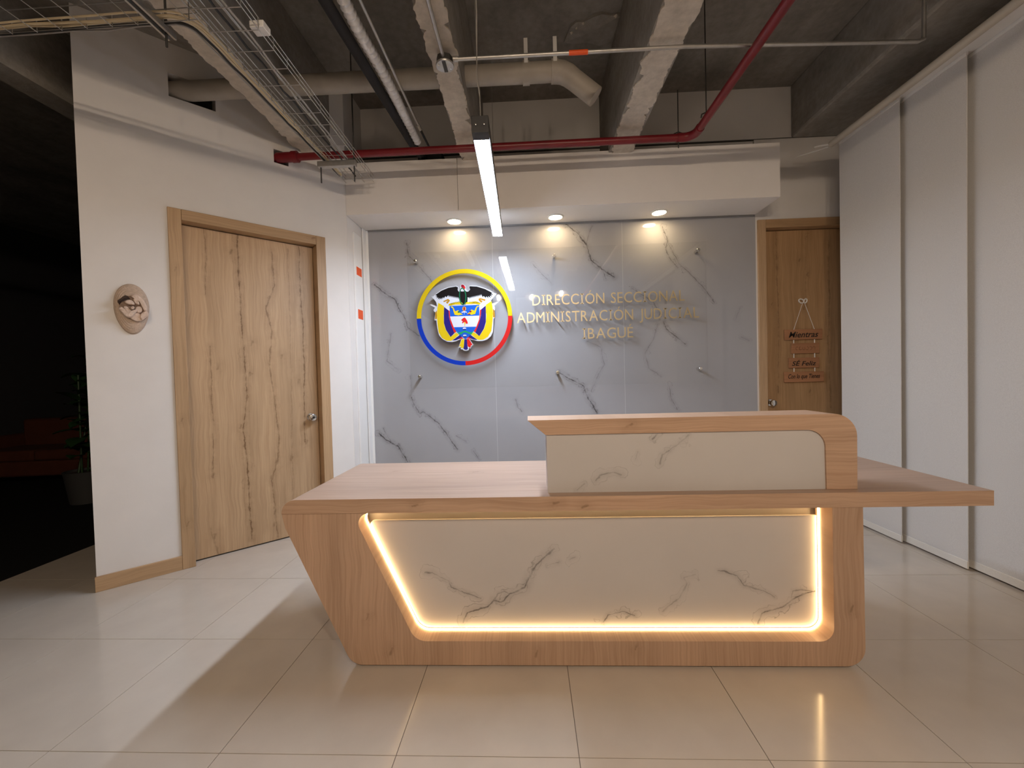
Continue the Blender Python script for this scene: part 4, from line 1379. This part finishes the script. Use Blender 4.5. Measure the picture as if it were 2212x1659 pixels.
# strut and rods carrying the tray at the soffit corner
st = thing('tray_bracket', (-1.385, 3.045, 2.81), 'steel strut with two threaded rods under the cable tray by the soffit corner', 'bracket')
bx('strut', 'galvanised', (-1.52, -1.235, 3.025, 3.065, 2.812, 2.852), st, smooth=0, bevel=0.003)
for x_, za, zb in ((-1.50, 2.70, 2.856), (-1.25, 2.70, 3.758)):
    bm = B()
    tube(bm, [(x_, 3.045, za), (x_, 3.045, zb)], 0.005, 8)
    obj('threaded_rod', bm, 'dark_steel', st)
st2 = thing('tray_bracket', (-1.605, 1.71, 2.81), 'steel strut under the corner of the cable tray, top left', 'bracket')
for x_ in (-1.626, -1.594):
    bx('strut_lip', 'galvanised', (x_ - 0.005, x_ + 0.005, 1.38, 1.89, 2.830, 2.853), st2, smooth=0)
bx('strut_web', 'dark_steel', (-1.621, -1.599, 1.38, 1.89, 2.848, 2.853), st2, smooth=0)
bm = B()
tube(bm, [(-1.61, 1.857, 2.775), (-1.61, 1.857, 3.488)], 0.005, 8)
obj('threaded_rod', bm, 'dark_steel', st2)
# cables lying in the trays
def cable(mat, label, w_, h_, r_, sd):
    rnd = random.Random(sd)
    pts = []
    for k in range(26):
        xx = -5.7 + 4.142 * k / 25
        pts.append((xx, 1.810 + w_ + rnd.uniform(-0.006, 0.006), 2.872 + h_ + rnd.uniform(-0.002, 0.004)))
    cx0, cy0 = -1.62, 2.03
    for k in range(1, 7):
        a = math.pi / 2 * k / 6
        pts.append((-1.558 + (0.10 - w_) * math.sin(a), 1.810 + w_ + (0.10 - w_) * (1 - math.cos(a)), 2.872 + h_))
    x0_, y0_ = pts[-1][0], pts[-1][1]
    for k in range(1, 15):
        f = k / 14
        pts.append((x0_ + (-1.462 - w_ * 0.4 - x0_) * f + rnd.uniform(-0.004, 0.004), y0_ + (3.30 - y0_) * f, 2.872 + h_ + rnd.uniform(-0.002, 0.003)))
    bm = B()
    tube(bm, pts, r_, 6)
    obj('cable', bm, mat, label=label, cat='cable', group='cables in the tray')
cable('cable_cream', 'cream cable on the outer edge of the wire tray bend', 0.0, 0.0, 0.006, 1)
cable('cable_cream', 'cream cable second from the edge of the wire tray bend', 0.016, 0.004, 0.0055, 2)
cable('cable_black', 'black cable beside the cream cables in the tray', 0.034, 0.0, 0.006, 3)
cable('cable_grey', 'grey cable beside the black cable in the tray', 0.050, 0.002, 0.005, 4)
cable('cable_cream', 'thin cream cable innermost in the wire tray bend', -0.014, 0.006, 0.0045, 5)
for k, (mt, lab, x_) in enumerate((('cable_grey', 'grey cable along the right side of the mesh tray', -1.30), ('galvanised', 'silver cable along the right side of the mesh tray', -1.325), ('cable_black', 'black cable along the middle of the mesh tray', -1.36))):
    bm = B()
    rnd = random.Random(50 + k)
    tube(bm, [(x_ * 0.95 - 0.071 * j / 30 + rnd.uniform(-0.007, 0.007), 0.28 + 3.06 * j / 30, 2.870 + 0.004 * k + rnd.uniform(-0.002, 0.006)) for j in range(31)], 0.0055, 6)
    obj('cable', bm, mt, label=lab, cat='cable', group='cables in the tray')
bx('cable_tag', 'white_plastic', (-1.25, -1.183, 1.90, 1.957, 2.879, 2.91), label='small white box tied to the mesh tray', cat='box', bevel=0.003)

# ------------------------------------------------------------------ unlit lounge on the far left
sf = thing('lounge_sofa', (-6.4, 5.4, 0), 'orange sofa in the dark lounge', 'sofa', rotz=math.radians(8))
for nm, d in (('base', (-0.85, 0.85, -0.38, 0.42, 0.10, 0.30)), ('seat_cushion', (-0.70, -0.005, -0.40, 0.22, 0.30, 0.44)), ('seat_cushion', (0.005, 0.70, -0.40, 0.22, 0.30, 0.44)),
              ('backrest', (-0.70, 0.70, 0.22, 0.42, 0.30, 0.80)), ('armrest', (-0.85, -0.70, -0.38, 0.42, 0.30, 0.60)), ('armrest', (0.70, 0.85, -0.38, 0.42, 0.30, 0.60))):
    bx(nm, 'sofa_orange', d, sf, local=True, bevel=0.03)
for x_ in (-0.78, 0.78):
    for y_ in (-0.32, 0.36):
        bx('leg', 'black_metal', (x_ - 0.02, x_ + 0.02, y_ - 0.02, y_ + 0.02, 0, 0.10), sf, local=True)
pl_ = thing('potted_plant', (-4.78, 4.25, 0), 'tall leafy plant in a grey pot in the dark lounge', 'plant')
bm = B()
lathe(bm, [(0, 0), (0.14, 0), (0.18, 0.30), (0.19, 0.34), (0.17, 0.34), (0.16, 0.31), (0, 0.31)], (-4.78, 4.25, 0), (0, 0, 1), 20)
pot = obj('pot', bm, 'pot_grey', pl_)
bm = B()
lathe(bm, [(0, 0.312), (0.158, 0.312), (0.158, 0.318), (0, 0.322)], (-4.78, 4.25, 0), (0, 0, 1), 20)
obj('soil', bm, 'soil', pot)
rnd = random.Random(5)
for s_ in range(4):
    sx, sy = -4.78 + rnd.uniform(-0.06, 0.06), 4.25 + rnd.uniform(-0.06, 0.06)
    tip = (sx + rnd.uniform(-0.18, 0.18), sy + rnd.uniform(-0.15, 0.15), rnd.uniform(1.25, 1.6))
    bm = B()
    tube(bm, [(sx, sy, 0.30), ((sx + tip[0]) / 2, (sy + tip[1]) / 2, 0.85), tip], 0.009, 6)
    obj('stem', bm, 'leaf_green', pl_)
    for k in range(14):
        f = 0.2 + 0.8 * k / 13
        o_ = Vector((sx, sy, 0.3)).lerp(Vector(tip), f)
        az, el, ln_ = rnd.uniform(0, 6.28), rnd.uniform(0.1, 0.9), rnd.uniform(0.18, 0.30)
        dd = Vector((math.cos(az) * math.cos(el), math.sin(az) * math.cos(el), math.sin(el)))
        sd_ = Vector((-math.sin(az), math.cos(az), 0))
        bm = B()
        mid, top_, bot = [], [], []
        for q in range(6):
            u = q / 5
            c_ = o_ + dd * ln_ * u + Vector((0, 0, -0.10 * u * u))
            w_ = 0.075 * math.sin(math.pi * min(1, 0.08 + 0.9 * u)) + 0.002
            top_.append(bm.verts.new(c_ + sd_ * w_))
            mid.append(bm.verts.new(c_ - Vector((0, 0, 0.010))))
            bot.append(bm.verts.new(c_ - sd_ * w_))
        for q in range(5):
            bm.faces.new((top_[q], mid[q], mid[q + 1], top_[q + 1]))
            bm.faces.new((mid[q], bot[q], bot[q + 1], mid[q + 1]))
        obj('leaf', bm, 'leaf_green', pl_, smooth=60)
